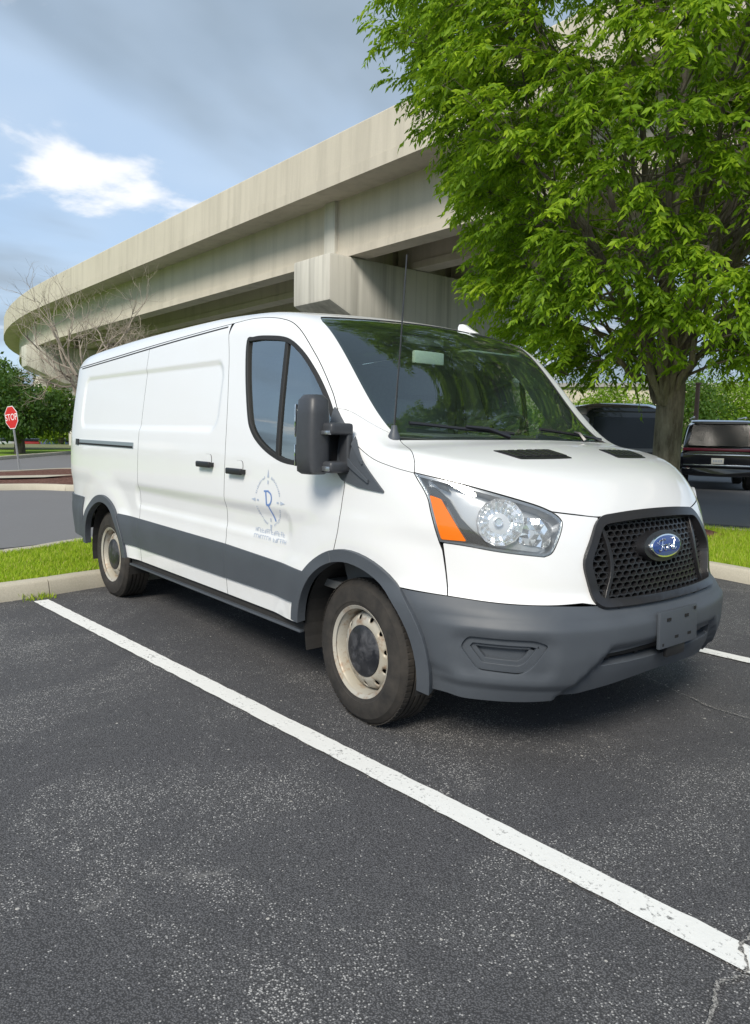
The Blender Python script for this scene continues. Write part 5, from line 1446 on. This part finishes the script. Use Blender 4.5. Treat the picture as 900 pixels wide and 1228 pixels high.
MB().box((-2.645, 0, 1.035), (.03, 1.2, .014)).build('trim_strip', M['chrome'], suv, bevel=.004)
MB().box((-2.675, 0, .965), (.03, 1.76, .03)).build('trim_strip', M['chrome'], suv, bevel=.004)
MB().box((-2.69, 0, .685), (.03, 1.80, .026)).build('trim_strip', M['chrome'], suv, bevel=.004)
shell([(-2.70, .44, .60, .80, .84), (-2.66, .40, .64, .93, .95), (-2.5, .38, .66, .99, 1.0)], 'rear_bumper', M['black_paint'], suv)
MB().box((-2.62, 0, .655), (.14, 1.90, .05)).build('bumper_top', M['black_paint'], suv, bevel=.02)
pt = MB().box((-2.688, .05, .80), (.012, .31, .155)).build('number_plate', M['plate_white'], suv, bevel=.003)
for k in range(6): MB().box((-2.6955, .05-.095+k*.038, .80), (.002, .02, .06)).build('plate_mark', M['decal_grey'], pt)
MB().box((-1.0, 0, 1.945), (.4, .05, .05)).build('roof_aerial', M['black_paint'], suv, bevel=.01)
# black passenger van, side on, beyond the tree
vr_ = at_px(751, 530, 16.4); vd = math.atan2(vr_[1]-CAM_P[1], vr_[0]-CAM_P[0])+R_(18); vc_ = vr_[:2]+2.7*np.array([math.cos(vd), math.sin(vd)])
bv = empty('parked_van', (vc_[0], vc_[1], .008), vd); tag(bv, 'glossy black van seen from its tail beyond the tree trunk', 'van')
shell([(-2.70, .50, 1.0, .92, .95), (-2.62, .36, 1.06, 1.0, .99), (-1., .33, 1.10, 1.01, 1.0), (1.4, .33, 1.10, 1.01, 1.0), (2.2, .36, 1.06, .98, .94), (2.62, .42, .95, .90, .84), (2.72, .55, .8, .8, .75)], 'body', M['black_paint'], bv)
shell([(-2.66, 1.0, 1.10, .97, .95), (-2.60, 1.0, 2.0, .98, .82), (-2.35, 1.0, 2.10, .985, .80), (0, 1.0, 2.12, .985, .80), (.9, 1.0, 2.08, .985, .80), (1.25, 1.0, 1.96, .98, .80), (2.2, 1.0, 1.12, .95, .88)], 'cabin', M['black_paint'], bv, ex=.33)
for y in (-1, 1):
    for a, b in ((-2.5, -1.5), (-1.44, -.4), (-.34, .62)):
        quad_panel('side_window', [(a, y*.985, 1.24), (b, y*.985, 1.24), (b, y*.872, 1.84), (a, y*.872, 1.84)][::y], M['dark_tint_glass'], bv, .008)
    quad_panel('side_window', [(.68, y*.985, 1.24), (1.75, y*.965, 1.24), (1.2, y*.872, 1.82), (.68, y*.872, 1.84)][::y], M['dark_tint_glass'], bv, .008)
    MB().box((-.6, y*.90, 1.885), (3.6, .012, .02)).build('drip_rail', M['satin_black'], bv)
    MB().box((-.2, y*1.012, .72), (4.2, .015, .05)).build('side_moulding', M['satin_black'], bv, bevel=.004)
    MB().box((-.55, y*1.005, 1.05), (.18, .03, .03)).build('door_handle', M['satin_black'], bv, bevel=.006)
    MB().box((2.58, y*.70, .82), (.16, .34, .16)).build('headlight', M['lamp_silver'], bv, bevel=.03)
    MB().box((-2.68, y*.86, 1.25), (.05, .14, .40)).build('tail_light', M['red_lens'], bv, bevel=.02)
for x, y in ((-1.75, -.87), (-1.75, .87), (1.7, -.87), (1.7, .87)): car_wheel(bv, x, y, .36, .24)
quad_panel('rear_window', [(-2.672, .72, 1.16), (-2.672, -.72, 1.16), (-2.622, -.66, 1.80), (-2.622, .66, 1.80)], M['dark_tint_glass'], bv, .006)
MB().box((-2.60, 0, 1.92), (.05, 1.36, .03)).build('tail_moulding', M['satin_black'], bv, bevel=.006)
MB().box((-2.69, 0, 1.06), (.04, 1.5, .05)).build('tail_moulding', M['satin_black'], bv, bevel=.01)
MB().box((-2.70, 0, .50), (.16, 1.8, .22)).build('rear_bumper', M['satin_black'], bv, bevel=.04)
MB().box((2.66, 0, .50), (.16, 1.7, .2)).build('front_bumper', M['satin_black'], bv, bevel=.04)
# cars parked beyond the field, a few pixels each
CARLAB = ['tiny distant white car beyond the field at the outer end of the row', 'tiny distant navy car between the white end car and a silver car', 'tiny distant silver car beside the navy car, far from the van', 'tiny distant grey car beyond the field right of the stop post',
          'tiny distant white car between a grey and a red car', 'tiny distant red car beyond the green field', 'tiny distant silver car just past the red car', 'tiny distant white car between two silver and navy cars near the van', 'tiny distant navy car nearest to the white van tail', 'tiny distant black car beyond the field', 'tiny distant grey car beside the black car', 'tiny distant white car beside the grey one near the van', 'tiny distant silver car at the van end of the row']
u0 = -14
k = 0
while u0 < 92:
    D = 150+3*math.sin(k*2.1); p = at_px(u0, 530, D); ci = [5, 1, 0, 2, 5, 3, 0, 5, 1, 4, 2, 5, 0][k % 13]
    cr_ = empty('parked_car', (p[0], p[1], fall(p[0])), R_(100+random.uniform(-8, 8))); tag(cr_, CARLAB[k], 'car', 'distant cars beyond the field')
    shell([(-2.2, .35, .8, .8, .85), (-2.0, .25, .95, .9, .88), (1.6, .25, .92, .9, .86), (2.2, .35, .7, .75, .75)], 'body', M['car_paint_%d' % ci], cr_, 12)
    shell([(-1.7, .9, 1.0, .82, .78), (-1.2, .9, 1.48, .82, .66), (.3, .9, 1.48, .82, .66), (1.2, .9, .98, .82, .8)], 'cabin', M['dark_tint_glass'], cr_, 12)
    u0 += 10+3*math.sin(k*1.7); k += 1
# ------------------------------------------------------------------ low pale building far right
p = at_px(735, 500, 66); lb_ = empty('low_building', (p[0], p[1], 0), math.atan2(p[1]-CAM_P[1], p[0]-CAM_P[0])+math.pi/2); tag(lb_, 'long low pale building with flat roof beyond the lime shrubs', 'building')
MB().box((0, 0, 2.6), (34, 10, 5.4)).build('wall', M['pale_wall'], lb_)
MB().box((0, 0, 5.42), (34.6, 10.6, .30)).build('roof', M['roof_grey'], lb_)
for k in range(9):
    f = MB().box((-14+k*3.5, 5.02, 2.6), (1.8, .12, 1.5)).build('window', M['sign_white'], lb_); MB().box((-14+k*3.5, 5.09, 2.6), (1.6, .03, 1.3)).build('pane', M['dark_tint_glass'], f)
p = at_px(835, 500, 33); po = empty('utility_post', (p[0], p[1], 0)); tag(po, 'slim brown post standing among the shrubs by the black car', 'post')
MB().tube([(0, 0, -.1), (0, 0, 3.6)], [.11, .09], 10).build('shaft', M['brown_post'], po, smooth=True); MB().tube([(0, 0, 3.58), (0, 0, 3.66)], [.13, .12], 10).build('cap', M['brown_post'], po)
